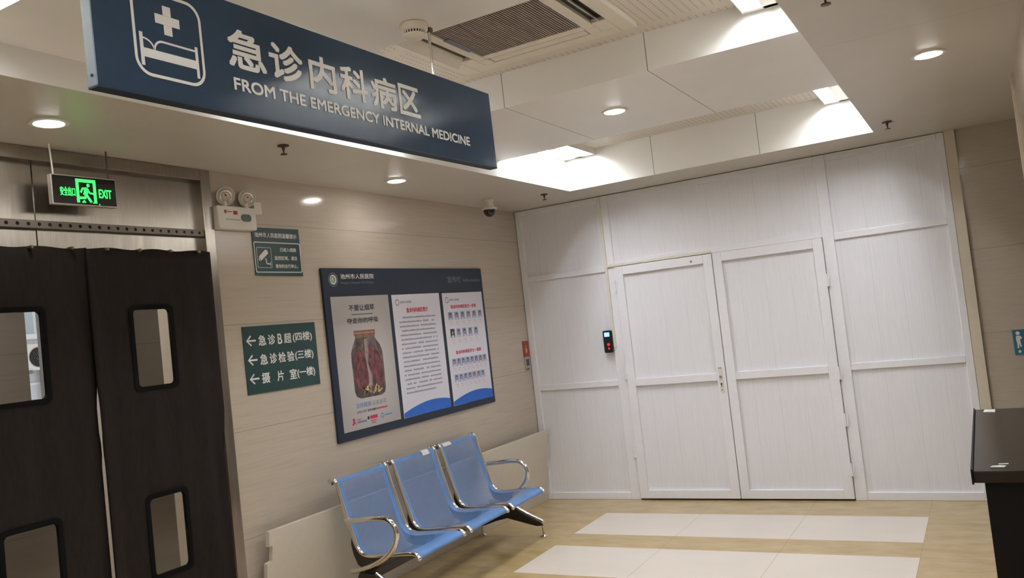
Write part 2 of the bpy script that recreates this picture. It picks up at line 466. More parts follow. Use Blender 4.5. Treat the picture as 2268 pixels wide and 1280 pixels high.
def leaf(n, x0, x1, ztop, lock):
    d = thing('door_%d' % n, None, None, (x0, 0, 0), kind='structure')
    s, F0, F1 = 0.074, -0.040, 0.03
    fr = MB().box(x0, x0 + s, F0, F1, 0.014, ztop).box(x1 - s, x1, F0, F1, 0.014, ztop)
    fr.box(x0 + s, x1 - s, F0, F1, ztop - s, ztop).box(x0 + s, x1 - s, F0, F1, 0.014, 0.085).box(x0 + s, x1 - s, F0, F1, 0.982, 1.043)
    obj('leaf_frame', fr, M_PVC, d, bevel=0.003)
    obj('leaf_panel', MB().box(x0 + s, x1 - s, -0.012, 0.01, 0.085, 0.982), M_BOARD, d)
    obj('leaf_panel', MB().box(x0 + s, x1 - s, -0.012, 0.01, 1.043, ztop - s), M_BOARD, d)
    hx = x0 - 0.004 if n == 2 else x1 + 0.004
    for z in ((1.86, 1.10, 0.42) if n == 2 else (1.70, 0.98, 0.62, 0.24)):
        h = MB().tube([(hx, -0.045, z - 0.05), (hx, -0.045, z + 0.05)], 0.008, 10)
        h.box(hx - 0.018, hx + 0.018, -0.043, -0.036, z - 0.05, z + 0.05)
        obj('hinge', h, M_PVC, d)
    if lock:
        lp = obj('lock_plate', MB().prism(rrect(1.748, 1.778, 0.880, 1.095, 0.012), 1, -0.046, -0.040), M_WHITEPL, d)
        k = MB().lathe([(0.0075, -0.0485), (0.0075, -0.044)], (1.763, 0, 0.955), 'y', 14).box(1.7605, 1.7655, -0.0485, -0.044, 0.930, 0.952)
        k.lathe([(0.004, -0.0485), (0.004, -0.044)], (1.763, 0, 0.905), 'y', 10).lathe([(0.004, -0.0485), (0.004, -0.044)], (1.755, 0, 1.085), 'y', 10)
        k.lathe([(0.004, -0.0485), (0.004, -0.044)], (1.770, 0, 1.085), 'y', 10)
        obj('keyhole', k, M_DARK, lp)
        obj('handle_stub', MB().lathe([(0.009, -0.06), (0.009, -0.044)], (1.763, 0, 1.015), 'y', 12), M_GREYPL, lp)
        obj('stud', MB().lathe([(0.008, -0.048), (0.008, -0.038)], (1.63, 0, 1.985), 'y', 12), M_GREYPL, d)
    return d
leaf(2, 0.940, 1.804, 2.029, True)
leaf(3, 1.810, 2.677, 2.030, False)
structure('door_gap', MB().box(0.944, 2.672, -0.025, 0.02, 0.0015, 0.013), M_DARK, part)  # dark strip stands in for the shade under the doors
structure('door_backing', MB().box(0.936, 2.680, 0.032, 0.05, 0.013, HD), M_PVC, part)

tag(obj('cable_trunking', MB().box(0.852, 0.874, -0.040, -0.0225, 1.335, 2.666).box(0.874, 1.80, -0.042, -0.0225, 2.034, 2.056), M_TRUNK, bevel=0.002),
    'slim cream cable trunking running down the post and across above one white door', 'cable trunking')
rd = thing('card_reader', 'black card reader with small lit screen on white post beside door', 'card reader', (0.805, -0.022, 1.39))
obj('body', MB().prism(rrect(0.766, 0.845, 1.290, 1.485, 0.012), 1, -0.055, -0.020), M_BLACK, rd, bevel=0.003)
obj('screen', MB().box(0.781, 0.829, -0.0565, -0.055, 1.432, 1.468), emis('blue_screen', (120, 170, 255), 2.2), rd)
g = MB(); poly2(g, disc2(0.013, (0.812, 1.362), 16), (0, -0.0562, 0), X, Z); poly2(g, disc2(0.009, (0.813, 1.327), 14), (0, -0.0562, 0), X, Z)
obj('indicator', g, emis('red_indicator', (235, 30, 40), 1.2), rd)

# ------------------------------------------------------------------ stainless door surround, passage behind it
JX = 0.016
sur = thing('door_1', None, None, (0, -4.4, 0), kind='structure')
obj('jamb', MB().box(-0.30, JX, -3.645, -3.578, 0, H - 0.001), M_STEEL, sur, bevel=0.003)
obj('jamb', MB().box(-0.30, JX, -5.25, -5.18, 0, H - 0.001), M_STEEL, sur, bevel=0.003)
obj('header_band', MB().box(-0.30, JX, -5.18, -3.645, 2.606, H - 0.001), M_STEEL, sur, bevel=0.003)
obj('transom_panel', MB().box(-0.06, -0.030, -4.568, -3.645, 2.18, 2.606).box(-0.06, -0.034, -5.18, -4.572, 2.18, 2.606), M_STEEL, sur)
obj('hanging_rail', MB().box(-0.030, 0.004, -5.18, -3.645, 2.295, 2.331), M_RAIL, sur)
obj('curtain_batten', MB().box(-0.030, 0.012, -5.18, -3.650, 2.17, 2.20), M_DKSTEEL, sur)
structure('bright_slit_backing', MB().box(-1.9, -1.84, -3.17, -2.93, 0, H), plain('slit_backing_white', (236, 234, 230), 0.5))  # white post added so the slit between the curtains shows bright

YA, YB = -3.555, -3.390            # opening in the passage wall
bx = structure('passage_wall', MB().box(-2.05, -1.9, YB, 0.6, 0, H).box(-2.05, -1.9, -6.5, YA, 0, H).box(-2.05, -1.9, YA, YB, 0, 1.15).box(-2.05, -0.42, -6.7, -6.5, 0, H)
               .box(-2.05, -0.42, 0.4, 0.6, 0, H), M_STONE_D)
bx.name = 'wall_passage'
structure('ceiling_passage', MB().box(-2.05, -0.42, -6.7, 0.6, H, H + 0.1), M_CEIL)
structure('wall_facade', MB().box(-12.9, -12.7, -4.0, 9.0, -1.0, 7.0), plain('pale_render', (214, 218, 218), 0.7))
structure('wall_reveal', MB().box(-0.42, -0.30, -3.66, -3.578, 0, H), plain('cream_reveal', (226, 212, 194), 0.5))
# outdoor air-conditioning unit seen through the curtain window
oy, oz, ox = 2.83, 2.05, -12.62
ou = thing('outdoor_ac_unit', 'white outdoor air conditioner with round fan seen through the curtain window', 'air conditioner', (ox, oy, oz - 0.3))
obj('casing', MB().box(ox - 0.06, ox + 0.27, oy - 0.26, oy + 0.56, oz - 0.25, oz + 0.26), M_WHITEPL, ou, bevel=0.02)
fg = MB()
for r in (0.03, 0.06, 0.09, 0.12, 0.15, 0.18): fg.lathe([(r, ox + 0.272), (r + 0.006, ox + 0.280), (r + 0.010, ox + 0.272)], (0, oy, oz), 'x', 28)
obj('fan_grille', fg, M_GREYPL, ou)
obj('fan_well', MB().lathe([(0.20, ox + 0.265), (0.20, ox + 0.272)], (0, oy, oz), 'x', 28), M_GREYPL, ou)
for yy in (-0.20, 0.45): obj('bracket', MB().box(ox - 0.08, ox + 0.30, oy + yy, oy + yy + 0.05, oz - 0.31, oz - 0.25), M_GREYPL, ou)
fp = MB().box(-12.7, -12.62, 2.66, 3.6, 2.42, 2.52); fp.box(-12.7, -12.66, 1.5, 5.0, 1.52, 1.56)
structure('facade_ledge', fp, plain('facade_ledge', (236, 238, 238), 0.6))
structure('facade_pipe', MB().tube([(-12.6, 3.02, -0.5), (-12.6, 3.02, 1.80)], 0.05, 10), M_GREYPL)
structure('facade_window', MB().box(-12.7, -12.68, 2.80, 2.97, 2.52, 4.2), plain('facade_glass', (170, 186, 188), 0.2))

def lamp_area(name, parent, loc, sx, sy, watts, color=(1, 0.95, 0.9)):
    ld = bpy.data.lights.new(name, 'AREA'); ld.shape = 'RECTANGLE'; ld.size = sx; ld.size_y = sy; ld.energy = watts; ld.color = color
    o = bpy.data.objects.new(name, ld); COL.objects.link(o); o.location = loc; o.parent = parent; return o
pf = thing('passage_fill_light', 'added fill light in the passage right behind the door curtains', 'ceiling light', (-1.15, -4.7, H))  # unseen lamp, added to brighten the reveal and what shows through the curtains
obj('fill_light_frame', MB().box(-1.47, -0.83, -5.02, -4.38, H - 0.03, H - 0.001), M_WHITEPL, pf)
lamp_area('lamp', pf, (0, 0, -0.032), 0.58, 0.58, W_BEHIND)
pg = thing('passage_fill_light', 'added fill light at the far end of the passage behind the stone wall', 'ceiling light', (-1.15, -1.5, H))  # second unseen lamp, added to lift the passage wall
obj('fill_light_frame', MB().box(-1.47, -0.83, -1.82, -1.18, H - 0.03, H - 0.001), M_WHITEPL, pg)
lamp_area('lamp', pg, (0, 0, -0.032), 0.58, 0.58, W_BEHIND * 0.45)

def curtain(y0, y1, wins, label, phase, gap, xb):
    t = thing('door_curtain', label, 'door curtain', (0.03, (y0 + y1) / 2, 0.0), group='dark curtains hung in the doorway')
    zt = 2.207
    ys = sorted(set([y0 + (y1 - y0) * i / 40 for i in range(41)] + [w[i] for w in wins for i in (0, 1)]))
    zs = sorted(set([0.02 + (zt - 0.02) * i / 40 for i in range(41)] + [w[i] for w in wins for i in (2, 3)]))
    def inwin(y, z, pad=0.0): return any(w[0] - pad <= y <= w[1] + pad and w[2] - pad <= z <= w[3] + pad for w in wins)
    mb = MB(); idx = {}
    for i, y in enumerate(ys):
        for j, z in enumerate(zs):
            fl = min([1.0, 0.15 + (zt - z) / 0.5] + [max(0, max(w[0] - y, y - w[1], w[2] - z, z - w[3])) / 0.07 for w in wins])
            wav = 0.5 * math.sin(y * 21 + phase) + 0.35 * math.sin(y * 43 + 2 * phase + 0.8 * z) + 0.3 * math.sin(y * 11 + 1.3 * z)
            x = xb + 0.012 * min(1, fl) * wav
            yy = y
            # the free edges swing apart lower down
            g = min(1, max(0, (1.53 - z) / 0.06)) * (1 - max(0, 1 - abs(z - 1.25) / 0.05))
            if gap < 0: yy = y + max(0.0, 1 - (y1 - y) / 0.12) * gap * g
            else: yy = y + max(0.0, 1 - (y - y0) / 0.12) * gap * g - max(0.0, 1 - (y1 - y) / 0.12) * 0.024 * min(1, max(0, (1.32 - z) / 0.2))
            zz = z - (0.0045 * (1 + math.sin(y * 24 + phase)) if j == len(zs) - 1 else 0)
            idx[i, j] = len(mb.v); mb.v.append((x, yy, zz))
    for i in range(len(ys) - 1):
        for j in range(len(zs) - 1):
            if inwin((ys[i] + ys[i+1]) / 2, (zs[j] + zs[j+1]) / 2): continue
            mb.f.append((idx[i, j], idx[i+1, j], idx[i+1, j+1], idx[i, j+1])); mb.mi.append(0)
    o = obj('curtain_panel', mb, M_CURT, t, smooth=True)
    sd = o.modifiers.new('thickness', 'SOLIDIFY'); sd.thickness = 0.012; sd.offset = -1
    for w in wins:
        b = MB(); ou_, in_ = rrect(w[0] - 0.022, w[1] + 0.022, w[2] - 0.022, w[3] + 0.022, 0.03), rrect(w[0], w[1], w[2], w[3], 0.022)
        n = len(ou_)
        for xx in (xb - 0.014, xb + 0.006): b.v += [(xx, p[0], p[1]) for p in ou_] + [(xx, p[0], p[1]) for p in in_]
        for k in range(n):
            k2 = (k + 1) % n
            for f in ((2*n + k, 2*n + k2, 3*n + k2, 3*n + k), (k, n + k, n + k2, k2), (k, k2, 2*n + k2, 2*n + k), (n + k, 3*n + k, 3*n + k2, n + k2)):
                b.f.append(f); b.mi.append(0)
        bo = obj('window_binding', b, M_CURT_B, t)
        obj('clear_window', MB().prism(rrect(w[0] - 0.004, w[1] + 0.004, w[2] - 0.004, w[3] + 0.004, 0.02), 0, xb - 0.004, xb - 0.0025), M_CLEAR, bo)
    n = 4
    for k in range(n):
        yy = y0 + (y1 - y0) * (k + 0.55) / n
        obj('stud', MB().lathe([(0.0, 0.072), (0.006, 0.070), (0.009, 0.064), (0.009, 0.03)], (0, yy, zt - 0.010), 'x', 12), M_BRASS, t)
    return t
curtain(-4.386, -3.657, [(-4.172, -3.958, 1.514, 1.898), (-4.172, -3.968, 0.592, 0.962)],
        'dark brown curtain with two clear windows next to the stone wall', 0.4, 0.005, 0.051)
curtain(-5.14, -4.378, [(-4.868, -4.629, 1.520, 1.910), (-4.868, -4.631, 0.594, 0.968)],
        'dark brown door curtain whose window shows an outdoor air conditioner', 2.1, -0.0105, 0.040)

# ------------------------------------------------------------------ ceiling fittings
def troffer(x, yc, length, label):
    t = thing('grille_light', label, 'ceiling light', (x, yc, HT), group='recessed grille lights in the coffers')
    w, h, z0, z1 = 0.27, 0.055, HT - 0.056, HT - 0.001
    L2 = length / 2
    hs = MB().box(x - w/2, x - w/2 + 0.006, yc - L2, yc + L2, z0, z1).box(x + w/2 - 0.006, x + w/2, yc - L2, yc + L2, z0, z1)
    hs.box(x - 0.036, x + 0.036, yc - L2, yc + L2, z0, z1)
    hs.box(x - w/2 + 0.006, x + w/2 - 0.006, yc - L2, yc - L2 + 0.03, z0, z1).box(x - w/2 + 0.006, x + w/2 - 0.006, yc + L2 - 0.03, yc + L2, z0, z1)
    obj('housing', hs, M_WHITEPL, t)
    for sx in (-1, 1):
        cx = x + sx * 0.083
        obj('light_strip', MB().box(cx - 0.044, cx + 0.044, yc - L2 + 0.03, yc + L2 - 0.03, z1 - 0.016, z1 - 0.004), M_TUBE, t)
    return t
M_TUBE = emis('tube_glow', (242, 248, 255), E_TUBE)
M_DISC = emis('downlight_glow', (255, 252, 248), E_DISC)
NM = [('far coffer by the white partition', 0), ('coffer with the air conditioner', 1), ('coffer over the hanging sign end', 2), ('coffer behind the hanging sign', 3)]
for nm, k in NM:
    a, b = COFFERS[k]; Ln = min(1.1, b - a - 0.06); yc = b - 0.03 - Ln / 2
    for x, side in ((0.982, 'doorway side'), (3.032, 'desk side')):
        troffer(x, yc, Ln, 'twin grille light in the %s, %s' % (nm, side))

def downlight(x, y, z, label, watts=None):
    t = thing('downlight', label, 'downlight', (x, y, z), group='round downlights')
    obj('trim_ring', MB().lathe([(0.058, z - 0.001), (0.060, z - 0.006), (0.076, z - 0.005), (0.079, z - 0.0005)], (x, y, 0), 'z', 32), M_WHITEPL, t, smooth=True)
    obj('lens', MB().lathe([(0.058, z - 0.001), (0.058, z - 0.004), (0.045, z - 0.009), (0.0001, z - 0.012)], (x, y, 0), 'z', 32), M_DISC, t, smooth=True)
    return t
downlight(0.398, -4.740, H, 'round downlight in the ceiling above the green exit sign')
downlight(0.379, -2.320, H, 'round downlight in the ceiling above the notice board')
downlight(1.976, -2.311, HB, 'round downlight in the beam between the two coffers')
downlight(3.617, -2.429, H, 'round downlight in the ceiling above the black desk')
downlight(1.980, -4.730, HB, 'round downlight in the beam above the hanging sign')
downlight(3.617, -4.800, H, 'round downlight in the ceiling near the viewer by the stone wall')
downlight(0.398, -7.150, H, 'round downlight behind the viewer beside the doorway wall')
downlight(3.617, -7.200, H, 'round downlight straight above the viewer')

def sprinkler(x, y, z, label):
    t = thing('sprinkler_head', label, 'sprinkler', (x, y, z), group='sprinkler heads')
    obj('escutcheon', MB().lathe([(0.0305, z - 0.0005), (0.030, z - 0.006), (0.012, z - 0.010)], (x, y, 0), 'z', 24), M_SENSOR, t, smooth=True)
    obj('nozzle', MB().lathe([(0.009, z - 0.008), (0.008, z - 0.022), (0.004, z - 0.030), (0.004, z - 0.045)], (x, y, 0), 'z', 14), M_SENSOR, t)
    d = MB().lathe([(0.017, z - 0.045), (0.018, z - 0.049), (0.001, z - 0.051)], (x, y, 0), 'z', 18)
    obj('deflector', d, M_SENSOR, t)
    return t
sprinkler(0.659, -3.652, H, 'sprinkler head in the ceiling in front of the emergency light')
sprinkler(0.656, -0.674, H, 'sprinkler head in the ceiling near the dome camera')
sprinkler(3.294, -0.859, H, 'sprinkler head in the ceiling near the cream trim post')
sprinkler(3.343, -3.700, H, 'sprinkler head in the ceiling beside the coffer of the air conditioner')

# cassette air conditioner
ax, ay, az = 1.965, -3.575, 2.952
ac = thing('cassette_air_conditioner', 'white ceiling cassette air conditioner with a grey slatted intake', 'air conditioner', (ax, ay, HT))
fm = MB(); hw = 0.475
IN = 0.272
fm.box(ax - hw, ax - 0.40, ay - hw, ay + hw, az, HT - 0.001).box(ax + 0.40, ax + hw, ay - hw, ay + hw, az, HT - 0.001)
fm.box(ax - 0.40, ax + 0.40, ay - hw, ay - 0.40, az, HT - 0.001).box(ax - 0.40, ax + 0.40, ay + 0.40, ay + hw, az, HT - 0.001)
fm.box(ax - 0.325, ax - IN, ay - 0.325, ay + 0.325, az, HT - 0.001).box(ax + IN, ax + 0.325, ay - 0.325, ay + 0.325, az, HT - 0.001)
fm.box(ax - IN, ax + IN, ay - 0.325, ay - IN, az, HT - 0.001).box(ax - IN, ax + IN, ay + IN, ay + 0.325, az, HT - 0.001)
for sx in (-1, 1):
    for sy in (-1, 1):
        fm.box(ax + sx * 0.325, ax + sx * 0.40, ay + sy * 0.268, ay + sy * 0.40, az, HT - 0.001)
        fm.box(ax + sx * 0.268, ax + sx * 0.325, ay + sy * 0.325, ay + sy * 0.40, az, HT - 0.001)
M_ACW = plain('cream_white_plastic', (226, 217, 202), 0.4, grain=0.02)
obj('face_panel', fm, M_ACW, ac, bevel=0.004)
gr = MB().box(ax - IN, ax + IN, ay - IN, ay + IN, HT - 0.006, HT - 0.001)
M_GRILLE = plain('grey_intake', (140, 127, 116), 0.5)
obj('intake_back', gr, plain('dark_intake', (96, 86, 78), 0.7), ac)
sl = MB()
for i in range(42):
    xx = ax - IN + 0.008 + i * (2 * IN - 0.016) / 41
    sl.box(xx - 0.0035, xx + 0.0035, ay - IN, ay + IN, az + 0.002, HT - 0.006)
obj('intake_grille', sl, M_GRILLE, ac)
for k in range(4):
    ang = k * math.pi / 2; c_, s_ = round(math.cos(ang)), round(math.sin(ang))
    def wp(u, v): return (ax + u * c_ - v * s_, ay + u * s_ + v * c_)
    dk = MB(); q = [wp(0.325, -0.268), wp(0.40, -0.268), wp(0.40, 0.268), wp(0.325, 0.268)]
    dk.prism(q, 2, HT - 0.008, HT - 0.001); obj('air_outlet', dk, M_BLACK, ac)
    # vane: swung open towards the desk, shut over the beam, half open towards the sign
    (u0, h0), (u1, h1) = {0: ((0.360, 0.016), (0.370, -0.004)), 1: ((0.334, 0.003), (0.392, 0.003)), 2: ((0.370, 0.016), (0.405, -0.032)), 3: ((0.334, 0.003), (0.392, 0.003))}[k]
    vn = MB(); a4 = [wp(u0, -0.262), wp(u1, -0.262), wp(u1, 0.262), wp(u0, 0.262)]; zz = [az + h0, az + h1, az + h1, az + h0]
    vn.add([(p[0], p[1], z) for p, z in zip(a4, zz)] + [(p[0], p[1], z + 0.005) for p, z in zip(a4, zz)],
           [(0,1,2,3), (4,7,6,5), (0,4,5,1), (1,5,6,2), (2,6,7,3), (3,7,4,0)])
    obj('air_vane', vn, M_ACW, ac)
obj('display_strip', MB().box(ax - IN - 0.004, ax - IN + 0.030, ay - 0.06, ay + 0.16, az - 0.002, az + 0.004), plain('violet_display', (104, 98, 116), 0.3), ac)

sd_ = thing('smoke_detector', 'white round smoke detector on the ceiling beside the sign rod', 'smoke detector', (1.955, -4.262, HB))
sx_, sy_ = 1.955, -4.262
obj('detector_base', MB().lathe([(0.050, HB - 0.0005), (0.053, HB - 0.004), (0.053, HB - 0.026), (0.048, HB - 0.030)], (sx_, sy_, 0), 'z', 32), M_ACW, sd_, smooth=True)
sl = MB()
for k in range(24):
    a = 2 * math.pi * k / 24
    sl.tube([(sx_ + 0.043 * math.cos(a), sy_ + 0.043 * math.sin(a), HB - 0.029), (sx_ + 0.040 * math.cos(a), sy_ + 0.040 * math.sin(a), HB - 0.043)], 0.0028, 6)
obj('sensor_slots', sl, M_ACW, sd_)
obj('sensor_core', MB().lathe([(0.037, HB - 0.028), (0.034, HB - 0.044)], (sx_, sy_, 0), 'z', 24), M_DARK, sd_)
obj('sensor_cap', MB().lathe([(0.043, HB - 0.042), (0.042, HB - 0.048), (0.030, HB - 0.057), (0.0005, HB - 0.060)], (sx_, sy_, 0), 'z', 32), M_ACW, sd_, smooth=True)

dc = thing('dome_camera', 'white ceiling dome camera with a black ball near the partition corner', 'security camera', (0.258, -0.915, H))
cx, cy = 0.258, -0.915
obj('camera_housing', MB().lathe([(0.044, H - 0.0005), (0.044, H - 0.012), (0.036, H - 0.016), (0.040, H - 0.060), (0.062, H - 0.068), (0.064, H - 0.078), (0.058, H - 0.082)], (cx, cy, 0), 'z', 32), M_ACW, dc, smooth=True)
obj('camera_ball', MB().lathe([(0.050, H - 0.080)] + [(0.050 * math.cos(a), H - 0.088 - 0.052 * math.sin(a)) for a in [math.radians(d) for d in range(0, 90, 10)]] + [(0.0005, H - 0.140)], (cx, cy, 0), 'z', 28), plain('glossy_black_ball', (14, 14, 18), 0.08), dc, smooth=True)

# ------------------------------------------------------------------ hanging direction sign
SX = 1.990; SY0, SY1 = -5.637, -3.800
sg = thing('hanging_sign', 'long navy hanging sign for the emergency internal medicine ward', 'sign', (SX, -4.72, 2.44), (0.0075, 0, 0))
L_ = lambda y, z: (y + 4.72, z - 2.44)
S0 = L_(SY0, 0)[0]; S1 = L_(SY1, 0)[0]; B0, B1 = -0.1645, 0.1545
obj('sign_box', MB().box(-0.036, -0.0015, S0, S1, B0, B1), M_SIGN_EDGE, sg, world=False, bevel=0.002)
obj('sign_face', MB().box(-0.0015, 0.0, S0 + 0.002, S1 - 0.002, B0 + 0.002, B1 - 0.002), M_SIGN, sg, world=False)
obj('sign_face', MB().box(-0.0375, -0.036, S0 + 0.002, S1 - 0.002, B0 + 0.002, B1 - 0.002), M_SIGN, sg, world=False)
obj('under_trim', MB().box(-0.0376, -0.0002, S0 + 0.001, S1, B0 - 0.003, B0 + 0.004), M_NAVYTRIM, sg, world=False)
tl = MB(); O = (0.0012, 0, 0)
tilt = lambda y, z: (L_(y, z)[0], L_(y, z)[1] - 0.0075 * L_(y, z)[0])
def T(body, y0, z0, y1, z1, bold):
    a = tilt(y0, z0); b = tilt(y1, z1)
    txtb(tl, body, (0.0012, a[0], a[1]), Y, Z, b[0] - a[0], z1 - z0, bold)
for ch, ya, yb in (('急', -5.232, -5.092), ('诊', -5.078, -4.938), ('内', -4.912, -4.790), ('科', -4.768, -4.630), ('病', -4.612, -4.470), ('区', -4.456, -4.331)):
    T(ch, ya, 2.403, yb, 2.515, 0.0026)
obj('chinese_line', tl, M_LETTER, sg, world=False); tl = MB()
T('FROM THE EMERGENCY INTERNAL MEDICINE', -5.222, 2.3385, -4.002, 2.3745, 0.0011)
obj('english_line', tl, M_LETTER, sg, world=False)
ic = MB()
def q2(y, z): return tilt(y, z)
c0 = q2(-5.424, 2.432)
ring2(ic, [(p[0] + c0[0], p[1] + c0[1]) for p in rrect(-0.106, 0.106, -0.112, 0.112, 0.045, 8)],
      [(p[0] + c0[0], p[1] + c0[1]) for p in rrect(-0.098, 0.098, -0.104, 0.104, 0.038, 8)], O, Y, Z)
def rect(y0, y1, z0, z1):
    a, b = q2(y0, z0), q2(y1, z1); poly2(ic, [(a[0], a[1]), (b[0], a[1]), (b[0], b[1]), (a[0], b[1])], O, Y, Z)
rect(-5.4375, -5.4125, 2.437, 2.4625); rect(-5.4375, -5.4125, 2.4875, 2.513); rect(-5.462, -5.388, 2.4625, 2.4875)
rect(-5.513, -5.503, 2.344, 2.428); rect(-5.346, -5.337, 2.344, 2.428); rect(-5.503, -5.346, 2.3665, 2.3905)
def arc(cy_, cz_, ry, rz, a0, a1, n=10): return [q2(cy_ + ry * math.cos(math.radians(a0 + (a1 - a0) * k / n)), cz_ + rz * math.sin(math.radians(a0 + (a1 - a0) * k / n))) for k in range(n + 1)]
stroke(ic, arc(-5.503, 2.390, 0.030, 0.024, 90, 0), 0.0045, O, Y, Z)
stroke(ic, arc(-5.445, 2.390, 0.026, 0.026, 180, 90) + [q2(-5.346, 2.416)], 0.0055, O, Y, Z)
obj('bed_symbol', ic, M_LETTER, sg, world=False)
obj('edge_screw', MB().lathe([(0.004, S0 - 0.0015), (0.004, S0 + 0.002)], (-0.018, 0, B0 + 0.026), 'y', 10), M_DARK, sg, world=False)
for yy in (-4.185, -5.255):
    ly = yy + 4.72
    rod = MB().tube([(-0.018, ly, B1 - 0.002), (-0.018, ly, HB - 2.44 - 0.012 - 0.0075 * ly)], 0.0055, 12)
    r_ = obj('suspension_rod', rod, M_CHROME, sg, world=False, smooth=True)
    obj('ceiling_hook', MB().box(-0.028, -0.008, ly - 0.008, ly + 0.014, HB - 2.44 - 0.016 - 0.0075 * ly, HB - 2.44 - 0.001 - 0.0075 * ly), M_SENSOR, r_, world=False)

# ------------------------------------------------------------------ exit sign in front of the door header
EX = 0.112
ex = thing('exit_sign', 'lit green running figure exit sign hanging before the steel header', 'exit sign', (EX, -4.405, 2.47))
e0, e1, z0, z1 = -4.570, -4.243, 2.392, 2.532
def ez(y): return (y - (-4.405)) * 0.010                    # hangs a touch askew
fr = MB().prism([(e0, z0 + ez(e0)), (e1, z0 + ez(e1)), (e1, z1 + ez(e1)), (e0, z1 + ez(e0))], 0, EX - 0.030, EX - 0.002)
obj('sign_case', fr, plain('satin_aluminium', (196, 190, 182), 0.35, 0.6), ex, bevel=0.003)
pb = [(e0 + 0.005, z0 + 0.006 + ez(e0)), (e1 - 0.005, z0 + 0.006 + ez(e1)), (e1 - 0.005, z1 - 0.005 + ez(e1)), (e0 + 0.005, z1 - 0.005 + ez(e0))]
obj('sign_face', MB().prism(pb, 0, EX - 0.002, EX), plain('black_sign_glass', (16, 18, 17), 0.12), ex)
M_EXIT = emis('exit_green', (60, 255, 105), 1.25)
em = MB(); W_, Hh = e1 - e0, z1 - z0
def uv2(u, v): y = e0 + u * W_; return (y, z0 + v * Hh + ez(y))
OX = (EX + 0.0012, 0, 0)
def gp(pts): poly2(em, [uv2(*p) for p in pts], OX, Y, Z)
a = uv2(0.115, 0.30); txtb(em, '安全出口', (EX + 0.0012, a[0], a[1]), Y, Z, 0.225 * W_, 0.30 * Hh, 0.0006)
a = uv2(0.705, 0.30); txtb(em, 'EXIT', (EX + 0.0012, a[0], a[1]), Y, Z, 0.205 * W_, 0.30 * Hh, 0.0010)
gp([(0.355, 0.90), (0.665, 0.90), (0.665, 0.79), (0.355, 0.79)])
gp([(0.355, 0.79), (0.400, 0.79), (0.402, 0.10), (0.358, 0.10)]); gp([(0.620, 0.79), (0.665, 0.79), (0.668, 0.10), (0.596, 0.10), (0.622, 0.16)])
poly2(em, [uv2(0.545 + 0.024 * math.cos(k * math.pi / 9), 0.700 + 0.058 * math.sin(k * math.pi / 9)) for k in range(18)], OX, Y, Z)
def limb(pts, w):
    P_ = [uv2(*p) for p in pts]; stroke(em, P_, w, OX, Y, Z)
limb([(0.520, 0.60), (0.492, 0.36)], 0.022); limb([(0.535, 0.60), (0.455, 0.58), (0.425, 0.44)], 0.0095)
limb([(0.525, 0.58), (0.565, 0.44), (0.622, 0.425)], 0.0085); limb([(0.500, 0.40), (0.545, 0.25), (0.580, 0.13)], 0.0125)
limb([(0.497, 0.38), (0.490, 0.27), (0.405, 0.26)], 0.0125); limb([(0.440, 0.10), (0.470, 0.17), (0.485, 0.10)], 0.008)
obj('lit_lettering', em, M_EXIT, ex)
obj('charge_lamp', MB().box(EX - 0.001, EX + 0.0012, e0 + 0.70 * W_, e0 + 0.712 * W_, z0 + 0.055 * Hh, z0 + 0.10 * Hh), M_EXIT, ex)
obj('hanger', MB().tube([(EX - 0.016, -4.548, z1 - 0.002), (EX - 0.016, -4.556, H - 0.001)], 0.004, 8), M_WHITEPL, ex)
obj('hanger', MB().tube([(EX - 0.016, -4.272, z1 - 0.002), (EX - 0.016, -4.272, H - 0.001)], 0.004, 8), plain('brown_wire', (84, 66, 56), 0.5), ex)

# ------------------------------------------------------------------ emergency light and its junction box
el = thing('emergency_light', 'white twin lamp emergency light on stone wall above camera notice', 'emergency light', (0, -3.44, 2.34))
obj('battery_case', MB().prism(rrect(-3.574, -3.290, 2.337, 2.470, 0.010), 0, 0.001, 0.050), M_WHITEPL, el, bevel=0.006)
mk = MB(); F_ = 0.0512
poly2(mk, disc2(0.0105, (-3.520, 2.436), 16), (F_, 0, 0), Y, Z); mk.box(F_ - 0.001, F_, -3.463, -3.432, 2.422, 2.444)
mk.box(F_ - 0.001, F_, -3.503, -3.474, 2.434, 2.439)
obj('red_markings', mk, plain('dull_red', (150, 58, 58), 0.5), el)
mk = MB(); mk.box(F_ - 0.001, F_, -3.520, -3.415, 2.388, 2.396)
obj('grey_print', mk, plain('faint_grey_print', (176, 176, 170), 0.5), el)
obj('indicator_window', MB().prism(rrect(-3.408, -3.332, 2.385, 2.428, 0.020), 0, 0.049, 0.0530), plain('green_lens', (48, 74, 56), 0.25), el)
